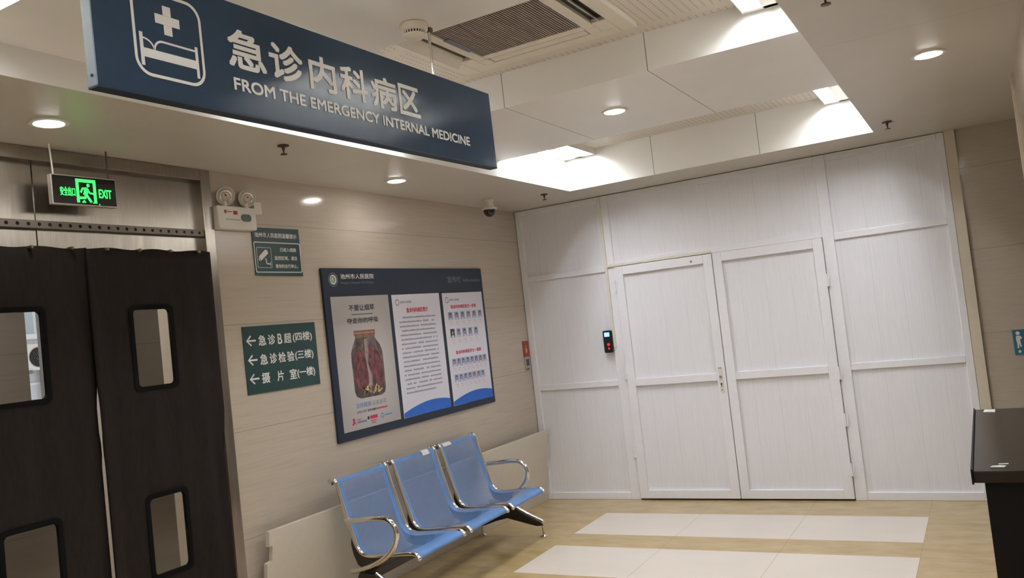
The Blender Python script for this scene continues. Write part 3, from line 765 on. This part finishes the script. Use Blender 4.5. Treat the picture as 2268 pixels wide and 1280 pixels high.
for yy in (-3.505, -3.345):
    n_ = Vector((0.75, -0.30, -0.25)).normalized(); c_ = Vector((0.045, yy, 2.527))
    rot = Vector((0, 0, 1)).rotation_difference(n_).to_matrix().to_4x4(); TM = Matrix.Translation(c_) @ rot
    def lz(prof): 
        m = MB().lathe(prof, (0, 0, 0), 'z', 28); m.v = [tuple(TM @ Vector(v)) for v in m.v]; return m
    hd = obj('lamp_head', lz([(0.020, -0.030), (0.040, -0.020), (0.052, 0.0), (0.054, 0.006), (0.051, 0.010), (0.047, 0.006), (0.0005, 0.004)]), M_WHITEPL, el, smooth=True)
    obj('reflector', lz([(0.046, 0.007), (0.036, 0.0045), (0.032, 0.011), (0.022, 0.006), (0.018, 0.013), (0.0005, 0.010)]), M_CHROME, hd, smooth=True)
    lq = MB()
    for r_ in (0.050, 0.036, 0.022): 
        k = lz([(r_ - 0.002, 0.009), (r_, 0.012), (r_ + 0.002, 0.009)]); lq.add(k.v, k.f)
    obj('lens_ring', lq, M_WHITEPL, hd, smooth=True)
    obj('swivel_neck', MB().tube([(0.030, yy, 2.468), (0.034, yy, 2.488), c_ - n_ * 0.018], [0.016, 0.013, 0.014], 12), M_WHITEPL, hd)
tag(obj('junction_box', MB().box(0.001, 0.032, -3.283, -3.222, 2.440, 2.512), M_WHITEPL, bevel=0.003), 'small cream junction box beside the emergency light', 'junction box')

# ------------------------------------------------------------------ two dark green signs
cs = thing('camera_notice', 'dark green square notice with a white security camera symbol', 'sign', (0, -3.098, 2.22))
pl_ = [(-3.294, 2.078), (-3.225, 2.074), (-2.900, 2.071), (-2.905, 2.368), (-3.294, 2.364)]
obj('plate', MB().prism(pl_, 0, 0.001, 0.006), M_GREEN, cs)
FX = 0.0068
def line(parent, items, name='text_line', mat=None):
    m = MB()
    for body, y, z, w, h, d in items: txtb(m, body, (FX, y, z), Y, Z, w, h, d)
    return obj(name, m, M_LETTER, parent)
line(cs, [('池州市人民医院温馨提示', -3.276, 2.306, 0.349, 0.030, 0.0006)]); line(cs, [('已进入视频', -3.080, 2.223, 0.137, 0.025, 0.0006)])
line(cs, [('监控区域，请注', -3.131, 2.170, 0.192, 0.026, 0.0006)]); line(cs, [('意你的言行举止。', -3.129, 2.121, 0.190, 0.025, 0.0006)])
m = MB(); ring2(m, rrect(-3.291, -2.904, 2.093, 2.279, 0.012), rrect(-3.285, -2.910, 2.099, 2.273, 0.008), (FX, 0, 0), Y, Z)
obj('border', m, M_LETTER, cs); m = MB()
ring2(m, rrect(-3.273, -3.155, 2.122, 2.246, 0.010), rrect(-3.270, -3.158, 2.125, 2.243, 0.008), (FX, 0, 0), Y, Z)
obj('border', m, M_LETTER, cs)
m = MB(); d0 = Vector((0.80, 0.60)); n0 = Vector((-0.60, 0.80))
def cm(a, b): p = Vector((-3.217, 2.200)) + d0 * a + n0 * b; return (p.x, p.y)
poly2(m, [cm(-0.040, -0.014), cm(0.036, -0.014), cm(0.042, 0.006), cm(0.030, 0.018), cm(-0.040, 0.016)], (FX, 0, 0), Y, Z)
poly2(m, [cm(-0.052, -0.008), cm(-0.044, -0.010), cm(-0.044, 0.010), cm(-0.050, 0.008)], (FX, 0, 0), Y, Z)
stroke(m, [(-3.205, 2.180), (-3.198, 2.148), (-3.168, 2.145)], 0.009, (FX, 0, 0), Y, Z); stroke(m, [(-3.168, 2.132), (-3.168, 2.158)], 0.006, (FX, 0, 0), Y, Z)
obj('camera_symbol', m, M_LETTER, cs)

ds = thing('direction_sign', 'dark green direction sign with three lines of arrows and floors', 'sign', (0, -3.14, 1.58))
obj('plate', MB().box(0.001, 0.006, -3.440, -2.841, 1.385, 1.778), M_GREEN, ds)
m = MB(); ar = MB()
for zb, parts in ((1.661, (('急', -3.326, -3.266), ('诊', -3.252, -3.192), ('B', -3.172, -3.136), ('超', -3.120, -3.058), ('(四楼)', -3.046, -2.878))),
                  (1.549, (('急', -3.326, -3.266), ('诊', -3.252, -3.192), ('检', -3.180, -3.120), ('验', -3.108, -3.048), ('(三楼)', -3.040, -2.880))),
                  (1.440, (('摄', -3.326, -3.262), ('片', -3.205, -3.150), ('室', -3.100, -3.040), ('(一楼)', -3.036, -2.880)))):
    line(ds, [(s_, ya, zb, yb - ya, 0.062, 0.0012) for s_, ya, yb in parts])
    zc = zb + 0.033; ar = MB()
    stroke(ar, [(-3.412, zc), (-3.346, zc)], 0.010, (FX, 0, 0), Y, Z); stroke(ar, [(-3.382, zc + 0.028), (-3.414, zc), (-3.382, zc - 0.028)], 0.010, (FX + 0.0002, 0, 0), Y, Z)
    obj('arrow', ar, M_LETTER, ds)

# ------------------------------------------------------------------ notice board with three posters
nb = thing('notice_board', 'navy notice board with three posters above the blue bench', 'notice board', (0, -1.748, 1.56), (0.0055, 0, 0))
BY, BZ = -1.748, 1.56
def bl(y, z): return (y - BY, (z - BZ) - 0.0055 * (y - BY))
obj('backing', MB().box(0.001, 0.018, -0.993, 0.993, -0.570, 0.568), M_NAVY, nb, world=False, bevel=0.002)
class Print:
    """flat print on the board: each colour of ink is one part of its parent"""
    def __init__(s, x): s.o = (x, 0, 0); s.mbs = {}
    def mb(s, k): return s.mbs.setdefault(k, MB())
    def new(s, k): s.n = getattr(s, 'n', 0) + 1; return s.mb('%s#%d' % (k, s.n))
    def t(s, k, body, y0, z0, y1, z1, bold=0.008):
        a, b = bl(y0, z0), bl(y1, z1); w = b[0] - a[0]
        (txtb if bold > 0 else txt)(s.new(k), body, (s.o[0], a[0], a[1]), Y, Z, w, z1 - z0, 0.04 * bold)
    def p(s, k, pts): poly2(s.mb(k), [bl(*p) for p in pts], s.o, Y, Z)
    def r(s, k, y0, y1, z0, z1): s.p(k, [(y0, z0), (y1, z0), (y1, z1), (y0, z1)])
    def ring(s, k, c, r0, r1): ring2(s.mb(k), [bl(*p) for p in disc2(r1, c, 28)], [bl(*p) for p in disc2(r0, c, 28)], s.o, Y, Z)
    def done(s, parent, mats):
        for k, m in s.mbs.items(): obj(k.split('#')[0], m, mats[k.split('#')[0]], parent, world=False)
# inks
I_WHITE = M_LETTER; I_GREY = plain('grey_ink', (120, 124, 134), 0.5); I_DK = plain('dark_ink', (50, 44, 42), 0.4); I_RED = plain('red_ink', (196, 44, 78), 0.4)
I_BLUE = plain('blue_ink', (12, 96, 196), 0.3, grain=0.08); I_TXT = plain('body_ink', (150, 150, 168), 0.5); I_LB = plain('light_blue_ink', (106, 134, 190), 0.4)
I_GOLD = plain('gold_lid', (132, 96, 72), 0.35, grain=0.25); I_PALE = plain('pale_red_ink', (226, 188, 192), 0.5)
def mat_jar():
    t = NT('murky_jar_print'); n = t.noise(t.scaled((9, 9, 6)), 2.2, 5)
    return t.set(t.ramp(n, [(0.30, lin((40, 32, 34))), (0.50, lin((84, 70, 70))), (0.72, lin((138, 122, 118)))]), 0.35)
def mat_flesh():
    t = NT('red_tissue_print'); n = t.noise(t.scaled((12, 12, 8)), 2.6, 6)
    return t.set(t.ramp(n, [(0.32, lin((56, 28, 34))), (0.50, lin((104, 54, 60))), (0.64, lin((132, 72, 72))), (0.78, lin((168, 118, 106)))]), 0.35)
I_JAR, I_FLESH = mat_jar(), mat_flesh()
I_BUTT = plain('cigarette_print', (206, 176, 130), 0.5, grain=0.3)
def mat_poster_grey():
    t = NT('grey_poster_paper'); s = t.xyz()
    d = t.math('SQRT', t.math('ADD', t.math('POWER', t.math('ADD', s[1], 0.62), 2.0), t.math('MULTIPLY', t.math('POWER', t.math('ADD', s[2], 0.12), 2.0), 0.55)))
    return t.set(t.ramp(d, [(0.05, lin((206, 200, 198))), (0.38, lin((170, 165, 164)))]), 0.3)
# header
h = Print(0.0188)
h.ring('emblem_ring', (-2.636, 2.046), 0.042, 0.047); h.p('emblem_disc', disc2(0.034, (-2.636, 2.046), 28))
h.ring('emblem_ring', (-2.636, 2.046), 0.0, 0.0001)
h.t('header_lettering', '池州市人民医院', -2.563, 2.050, -2.212, 2.085, 0.006)
h.t('grey_lettering', "People's Hospital Of Chizhou", -2.564, 2.013, -2.218, 2.033, 0.0)
h.t('grey_lettering', '宣传栏', -1.287, 2.016, -1.088, 2.066, 0.0); h.t('grey_lettering', 'Information', -1.052, 2.022, -0.797, 2.050, 0.0)
h.done(nb, dict(emblem_ring=I_GREY, emblem_disc=plain('pale_emblem', (198, 206, 190), 0.4), header_lettering=I_WHITE, grey_lettering=I_GREY))
h2 = Print(0.0196)
h2.ring('emblem_mark', (-2.640, 2.048), 0.014, 0.020); h2.r('emblem_mark', -2.632, -2.626, 2.028, 2.066)
h2.done(nb, dict(emblem_mark=plain('olive_emblem', (110, 128, 84), 0.4)))
def poster(name, y0, y1, mat):
    a = bl(y0, 1.042); b = bl(y1, 1.936)
    return obj(name, MB().box(0.018, 0.0192, a[0], b[0], a[1], b[1]), mat, nb, world=False)
# poster 1: jar of lungs against smoking
p1 = poster('poster', -2.683, -2.074, mat_poster_grey()); p1['label'] = 'grey poster with a dark jar'
i = Print(0.0198)
i.t('black_lettering', '不要让烟草', -2.514, 1.832, -2.244, 1.874, 0.022); i.t('black_lettering', '夺走你的呼吸', -2.545, 1.747, -2.213, 1.785, 0.022)
i.r('black_rule', -2.492, -2.267, 1.806, 1.811)
jar = [(-2.480, 1.648), (-2.275, 1.648), (-2.262, 1.630), (-2.225, 1.590), (-2.206, 1.545), (-2.203, 1.50), (-2.208, 1.290), (-2.222, 1.258), (-2.260, 1.243),
       (-2.480, 1.243), (-2.520, 1.258), (-2.537, 1.290), (-2.540, 1.50), (-2.536, 1.550), (-2.515, 1.595), (-2.490, 1.630)]
i.p('jar_glass', jar)
i.p('jar_lid', [(-2.482, 1.648), (-2.270, 1.648), (-2.270, 1.664), (-2.264, 1.666), (-2.264, 1.699), (-2.490, 1.699), (-2.490, 1.666), (-2.482, 1.664)])
i.t('blue_lettering', '选择健康', -2.542, 1.182, -2.384, 1.216, 0.004); i.t('grey_lettering', '远离烟草', -2.374, 1.182, -2.218, 1.214, 0.0)
i.t('black_lettering', '5月31日', -2.541, 1.148, -2.445, 1.164, 0.006); i.t('black_lettering', '世界无烟日', -2.432, 1.148, -2.332, 1.164, 0.01)
[i.r('red_print', -2.326 + 0.0165 * k, -2.313 + 0.0165 * k, 1.150, 1.163) for k in range(7)]
def logo(y, draw):
    m = MB(); draw(m); obj('sponsor_logo', m, [I_RED, I_GREY, I_DK, I_LB], p1, world=False)
def LP(m, c, pts): m.cur = c; poly2(m, [bl(*p) for p in pts], (0.0198, 0, 0), Y, Z)
def LR(m, c, y0, y1, z0, z1): LP(m, c, [(y0, z0), (y1, z0), (y1, z1), (y0, z1)])
logo(0, lambda m: (LP(m, 0, [(-2.602, 1.080), (-2.585, 1.078), (-2.572, 1.090), (-2.560, 1.078), (-2.556, 1.082), (-2.570, 1.100), (-2.566, 1.118), (-2.580, 1.124), (-2.592, 1.116), (-2.584, 1.104)]),
                   LR(m, 1, -2.545, -2.505, 1.106, 1.113), LR(m, 1, -2.545, -2.448, 1.086, 1.098)))
logo(1, lambda m: (LP(m, 2, disc2(0.012, (-2.428, 1.106), 12)), LR(m, 0, -2.410, -2.330, 1.096, 1.118), LR(m, 0, -2.405, -2.345, 1.080, 1.086), LR(m, 0, -2.400, -2.355, 1.066, 1.071)))
def blue_logo(m):
    m.cur = 3; ring2(m, [bl(*p) for p in disc2(0.018, (-2.278, 1.102), 24)], [bl(*p) for p in disc2(0.010, (-2.278, 1.102), 24)], (0.0198, 0, 0), Y, Z); LR(m, 3, -2.252, -2.168, 1.097, 1.107)
logo(2, blue_logo)
i.done(p1, dict(black_rule=I_DK, black_lettering=I_DK, jar_glass=I_JAR, jar_lid=I_GOLD, blue_lettering=I_LB, grey_lettering=I_GREY, red_print=I_RED))
i = Print(0.0206)
i.p('tissue#a', [(-2.500, 1.545), (-2.450, 1.575), (-2.415, 1.560), (-2.392, 1.480), (-2.380, 1.400), (-2.392, 1.330), (-2.440, 1.300), (-2.500, 1.310), (-2.525, 1.380), (-2.522, 1.480)])
i.p('tissue#b', [(-2.360, 1.590), (-2.300, 1.580), (-2.250, 1.540), (-2.228, 1.450), (-2.222, 1.330), (-2.260, 1.300), (-2.310, 1.330), (-2.338, 1.400), (-2.352, 1.480)])
i.p('windpipe', [(-2.392, 1.640), (-2.360, 1.640), (-2.355, 1.560), (-2.372, 1.470), (-2.345, 1.380), (-2.352, 1.310), (-2.378, 1.330), (-2.384, 1.420), (-2.396, 1.520)])
for k in range(13):
    a = random.uniform(0.3, 2.8); y = random.uniform(-2.45, -2.26); z = random.uniform(1.262, 1.290)
    e = Vector((math.cos(a), abs(math.sin(a)))) * 0.045; nn = Vector((-e.y, e.x)).normalized() * 0.006
    i.p('cigarette_end#%d' % k, [(y - nn.x, z - nn.y), (y + e.x - nn.x, z + e.y - nn.y), (y + e.x + nn.x, z + e.y + nn.y), (y + nn.x, z + nn.y)])
i.r('lid_band', -2.486, -2.266, 1.678, 1.684)
i.done(p1, dict(lid_band=plain('pale_gold', (190, 150, 116), 0.35), tissue=I_FLESH, windpipe=plain('pale_windpipe', (158, 138, 134), 0.4, grain=0.2), cigarette_end=I_BUTT))
# poster 2: a page of small print
p2 = poster('poster', -2.035, -1.430, M_PAPER); p2['label'] = 'white poster of small print'
def wave(i, y0, y1, zl, zt, zr):
    pts = [(y0, 1.0435)]; pts += [(y1, 1.0435)]
    for k in range(17):
        f = 1 - k / 16; pts.append((y0 + (y1 - y0) * f, 1.0435 + (zt - 1.0435) * math.sin(math.pi * (0.12 + 0.60 * f)) / 1.0))
    i.p('blue_wave', pts)
i = Print(0.0198)
i.ring('small_emblem', (-1.975, 1.876), 0.018, 0.024); i.t('blue_lettering', '池州市人民医院', -1.940, 1.868, -1.800, 1.886, 0.004)
i.t('red_title', '急诊内科病区简介', -1.875, 1.797, -1.600, 1.834, 0.024)
def dashes(i, k, y, y1, z, h, w):
    while y < y1 - w:
        if random.random() > 0.07: i.r(k, y, y + w * 0.84, z, z + h * random.uniform(0.75, 1.0))
        y += w
for n in range(18):
    z = 1.757 - n * 0.0323
    dashes(i, 'print_line#%d' % n, -1.932 if n == 0 else -1.974, (-1.506, -1.500, -1.500)[min(n, 2)] if n != 17 else -1.60, z, 0.0135, 0.0185)
wave(i, -2.033, -1.432, 1.08, 1.134, 1.09)
i.done(p2, dict(small_emblem=I_GREY, blue_lettering=I_LB, red_title=I_RED, print_line=I_TXT, blue_wave=I_BLUE))
# poster 3: staff portraits
p3 = poster('poster', -1.388, -0.790, M_PAPER); p3['label'] = 'white poster of staff portraits'
i = Print(0.0198)
i.ring('small_emblem', (-1.328, 1.876), 0.018, 0.024); i.t('grey_lettering', '池州市人民医院', -1.292, 1.868, -1.152, 1.886, 0.004)
i.t('red_title', '急诊内科病区医生一览表', -1.284, 1.806, -0.901, 1.836, 0.022)
i.t('red_title', '急诊内科病区护士一览表', -1.280, 1.440, -0.896, 1.470, 0.022)
PM = [plain('portrait_blue', (150, 166, 204), 0.4, grain=0.15), plain('portrait_black', (46, 44, 58), 0.5), plain('portrait_white', (206, 206, 222), 0.5),
      plain('portrait_skin', (202, 160, 146), 0.5), I_PALE, M_BLACK]
def portrait(yc, zc, w, h, bg=0):
    m = MB()
    def q(c, x, pts): m.cur = c; poly2(m, [bl(*p) for p in pts], (x, 0, 0), Y, Z)
    def r(c, x, y0, y1, z0, z1): q(c, x, [(y0, z0), (y1, z0), (y1, z1), (y0, z1)])
    r(bg, 0.0198, yc - w/2, yc + w/2, zc - h/2, zc + h/2)
    q(1, 0.0204, disc2(h * 0.30, (yc, zc + h * 0.10), 14, 0.75))
    q(2, 0.0204, [(yc - w*0.40, zc - h/2 + 0.001), (yc + w*0.40, zc - h/2 + 0.001), (yc + w*0.25, zc - h*0.22), (yc - w*0.25, zc - h*0.22)])
    q(3, 0.0210, disc2(h * 0.20, (yc, zc + h * 0.04), 12, 0.75))
    r(4, 0.0198, yc - w*0.32, yc + w*0.30, zc - h*0.82, zc - h*0.72); r(4, 0.0198, yc - w*0.2, yc + w*0.34, zc - h*1.08, zc - h*1.00)
    obj('staff_portrait', m, PM, p3, world=False)
for k in range(6): portrait(-1.301 + k * 0.0895, 1.747 + 0.0006 * k, 0.062, 0.064)
for k in range(5): portrait(-1.296 + k * 0.088, 1.610, 0.060, 0.070, 5 if k == 0 else 0)
for k in range(8): portrait(-1.317 + k * 0.066, 1.378, 0.060, 0.062)
for k in range(7): portrait(-1.307 + k * 0.066, 1.252, 0.060, 0.062)
wave(i, -1.386, -0.792, 1.08, 1.132, 1.09)
i.done(p3, dict(small_emblem=I_GREY, grey_lettering=I_GREY, red_title=I_RED, blue_wave=I_BLUE))

# red and grey notice cards at the edge of the stone wall
rc = thing('wall_card', 'small red card over a grey card on stone wall beside white partition', 'notice card', (0, -0.095, 1.33))
obj('red_card', MB().box(0.001, 0.010, -0.142, -0.046, 1.322, 1.466), plain('red_card', (140, 48, 40), 0.4, grain=0.12), rc)
obj('yellow_print', MB().box(0.010, 0.0108, -0.112, -0.078, 1.358, 1.402).box(0.010, 0.0108, -0.105, -0.085, 1.412, 1.426), plain('yellow_print', (216, 142, 60), 0.5), rc)
obj('grey_card', MB().box(0.001, 0.010, -0.138, -0.044, 1.188, 1.320), plain('grey_card', (168, 162, 156), 0.5), rc)
obj('dark_print', MB().box(0.010, 0.0108, -0.118, -0.064, 1.240, 1.300).box(0.010, 0.0108, -0.122, -0.078, 1.200, 1.216), plain('dark_print', (74, 72, 74), 0.5), rc)

# ------------------------------------------------------------------ blue three-seat bench (local x forward, y along the bench)
bn = thing('waiting_bench', 'blue perforated steel three seat bench with chrome arms against the wall', 'bench', (0.123, -2.123, 0.0), (0, 0, 0.044))
prof = [(-0.030, 0.770), (-0.022, 0.795), (-0.004, 0.806), (0.014, 0.792), (0.026, 0.745), (0.048, 0.660), (0.074, 0.570), (0.100, 0.480), (0.124, 0.412), (0.152, 0.372),
        (0.192, 0.354), (0.250, 0.351), (0.350, 0.359), (0.440, 0.368), (0.510, 0.372), (0.545, 0.366), (0.561, 0.350), (0.558, 0.334)]
SP = catmull([(a, 0, b) for a, b in prof], 4)
arcl = [0.0]
for k in range(1, len(SP)): arcl.append(arcl[-1] + (SP[k] - SP[k-1]).length)
HWS = 0.247
def seat_mesh():
    mb = MB(); cols = 9
    for k, p in enumerate(SP):
        for c in range(cols):
            y = -HWS + 2 * HWS * c / (cols - 1)
            dish = 0.006 * (1 - (y / HWS) ** 2)
            mb.uv[len(mb.v)] = (y, arcl[k]); 
            t = (SP[min(k+1, len(SP)-1)] - SP[max(k-1, 0)]).normalized(); nrm = Vector((-t.z, 0, t.x))
            mb.v.append(tuple(Vector((p.x, y, p.z)) - nrm * dish))
    for k in range(len(SP) - 1):
        for c in range(cols - 1): mb.f.append((k*cols + c, k*cols + c + 1, (k+1)*cols + c + 1, (k+1)*cols + c)); mb.mi.append(0)
    return mb
tube_pts = [p for p in SP[4:-3]]
def edge_tube(y):
    mb = MB().tube([(p.x, y, p.z) for p in tube_pts], 0.0125, 12)
    mb.ball((tube_pts[0].x - 0.004, y, tube_pts[0].z + 0.004), 0.0165); mb.ball((tube_pts[-1].x + 0.002, y, tube_pts[-1].z), 0.0150)
    return mb
proto = None
for k in (-1, 0, 1):
    if proto is None:
        s_ = obj('seat_shell', seat_mesh(), M_SEAT, bn, world=False, smooth=True)
        obj('edge_tube', edge_tube(-0.258), M_CHROME, s_, world=False, smooth=True); obj('edge_tube', edge_tube(0.258), M_CHROME, s_, world=False, smooth=True)
        for yb in (-0.258, 0.258):
            br = MB().prism([(0.098, 0.465), (0.118, 0.405), (0.146, 0.362), (0.190, 0.342), (0.300, 0.340), (0.290, 0.300), (0.255, 0.270), (0.190, 0.272), (0.130, 0.300), (0.104, 0.360), (0.092, 0.420)], 1, yb - 0.010, yb + 0.010)
            obj('seat_bracket', br, M_DKSTEEL, s_, world=False)
        proto = s_
    else:
        s_ = copy_tree(proto, bn)
    s_.location = (0, k * 0.600, 0)
for yy, a in ((0.02, 0.17),):
    pass
def sticker(seat_y, y0, y1, s0, s1, lab):
    mb = MB(); rows = [k for k in range(len(SP)) if s0 <= arcl[k] <= s1]
    for k in rows:
        t = (SP[k+1] - SP[k-1]).normalized(); nrm = Vector((-t.z, 0, t.x))
        p = SP[k] + nrm * 0.0012
        for y in (y0, y1): mb.v.append((p.x, y + seat_y, p.z))
    for r in range(len(rows) - 1): mb.f.append((2*r, 2*r + 1, 2*r + 3, 2*r + 2)); mb.mi.append(0)
    o = obj('paper_sticker', mb, M_SHEET, bn, world=False); o['label'] = lab
sticker(0.0, 0.10, 0.185, 0.045, 0.100, 'torn white sticker'); sticker(0.6, -0.215, -0.100, 0.035, 0.088, 'white paper sticker')
obj('cross_beam', MB().box(0.175, 0.255, -0.87, 0.87, 0.225, 0.275), M_DKSTEEL, bn, world=False, bevel=0.004)
arm = catmull([(0.080, 0, 0.562), (0.200, 0, 0.570), (0.300, 0, 0.578), (0.375, 0, 0.572), (0.425, 0, 0.535), (0.436, 0, 0.480), (0.410, 0, 0.415), (0.340, 0, 0.350), (0.250, 0, 0.305), (0.150, 0, 0.275), (0.080, 0, 0.265)], 5)
for sgn in (-1, 1):
    u = sgn * 0.876
    lf = thing('end_leg', None, None); lf.parent = bn
    pl2 = [(0.150, 0.262), (0.270, 0.250), (0.340, 0.196), (0.430, 0.148), (0.520, 0.108), (0.530, 0.086), (0.470, 0.080), (0.320, 0.116), (0.225, 0.140), (0.120, 0.116), (0.010, 0.080), (-0.030, 0.084), (-0.026, 0.106), (0.060, 0.150), (0.120, 0.200)]
    o = obj('leg_casting', MB().prism(pl2, 1, u - 0.018, u + 0.018), M_DKSTEEL, lf, world=False, bevel=0.008)
    rb = MB().tube([(a, u, b) for a, b in ((0.262, 0.258), (0.340, 0.202), (0.430, 0.154), (0.520, 0.112))], [0.012, 0.013, 0.014, 0.015], 10)
    obj('leg_rib', rb, M_CHROME, lf, world=False, smooth=True)
    for v_ in (0.519, -0.018):
        mb = MB().lathe([(0.0105, 0.012), (0.0105, 0.060), (0.014, 0.100), (0.017, 0.112), (0.0005, 0.118)], (v_, u, 0), 'z', 16)
        mb.lathe([(0.032, 0.0), (0.033, 0.006), (0.026, 0.014), (0.010, 0.019)], (v_, u, 0), 'z', 22)
        obj('foot', mb, M_CHROME, lf, world=False, smooth=True)
    ar_ = obj('armrest', MB().tube([(p.x, u, p.z) for p in arm], 0.0165, 14).ball((arm[0].x, u, arm[0].z), 0.0165), M_CHROME, bn, world=False, smooth=True)

# long cream door leaf propped behind the bench
dl = MB()
out = [(-3.500, 0.0), (-0.034, 0.0), (-0.026, 0.30), (-0.046, 0.305), (-0.046, 0.385), (-0.024, 0.395), (-0.024, 0.535), (-0.056, 0.536), (-0.056, 0.605), (-0.024, 0.606), (-0.024, 0.648),
       (-3.488, 0.632), (-3.488, 0.545), (-3.462, 0.545), (-3.462, 0.462), (-3.500, 0.455)]
ln = 0.088 / 0.635
n = len(out); base = []
for dx in (0.0, 0.028):
    for (y, z) in out: base.append((0.002 + ln * z + dx, y, z * 0.992))
dl.add(base, [tuple(range(n - 1, -1, -1)), tuple(range(n, 2*n))] + [(k, (k+1) % n, n + (k+1) % n, n + k) for k in range(n)])
tag(obj('spare_door_leaf', dl, plain('cream_laminate', (212, 204, 190), 0.4, grain=0.02), bevel=0.002), 'long cream door leaf on its side between bench and stone wall', 'door leaf')

# ------------------------------------------------------------------ black desk against the stone wall, sheets on it, washroom sign
dk = thing('black_desk', 'tall black desk with a brown reflection on its top against the near wall', 'desk', (3.79, -3.20, 0))
obj('desktop', MB().box(3.612, 3.980, -3.885, -2.515, 0.962, 1.0), M_DESKTOP, dk, bevel=0.003)
obj('top_rim', MB().box(3.606, 3.612, -3.887, -2.510, 0.958, 1.005), M_DESK, dk)
obj('cabinet_body', MB().box(3.640, 3.978, -3.850, -2.55, 0.0, 0.962), M_DESK, dk)
def sheet(pts, label):
    m = MB().prism(pts, 2, 1.0008, 1.003); tag(obj('paper_slip', m, M_SHEET), label, 'paper slip', 'paper slips on the desk')
sheet([(3.645, -2.62), (3.690, -2.632), (3.692, -2.552), (3.650, -2.545)], 'white paper slip at the far end of the black desk')
sheet([(3.660, -3.838), (3.700, -3.840), (3.706, -3.822), (3.690, -3.814), (3.666, -3.820)], 'torn white paper slip at the near edge of the black desk')
sheet([(3.684, -3.795), (3.712, -3.792), (3.712, -3.782), (3.684, -3.785)], 'thin white paper strip next to the torn slip on the desk')

ws = thing('washroom_sign', 'teal blue square sign with a white figure on the stone wall', 'sign', (3.94, 0, 1.10))
obj('plate', MB().box(3.853, 4.030, -0.006, -0.001, 1.020, 1.196), plain('teal_plate', (52, 112, 134), 0.35), ws)
m = MB(); OW = (0, -0.0068, 0)
poly2(m, disc2(0.013, (3.885, 1.172), 16), OW, X, Z)
poly2(m, [(3.873, 1.155), (3.897, 1.155), (3.908, 1.140), (3.902, 1.128), (3.895, 1.134), (3.896, 1.104), (3.900, 1.075), (3.891, 1.075), (3.886, 1.100), (3.882, 1.066), (3.873, 1.066), (3.874, 1.104), (3.870, 1.128)], OW, X, Z)
poly2(m, rrect(3.876, 3.893, 1.034, 1.053, 0.006), OW, X, Z); poly2(m, rrect(3.908, 3.925, 1.034, 1.053, 0.006), OW, X, Z)
obj('white_figure', m, M_LETTER, ws)
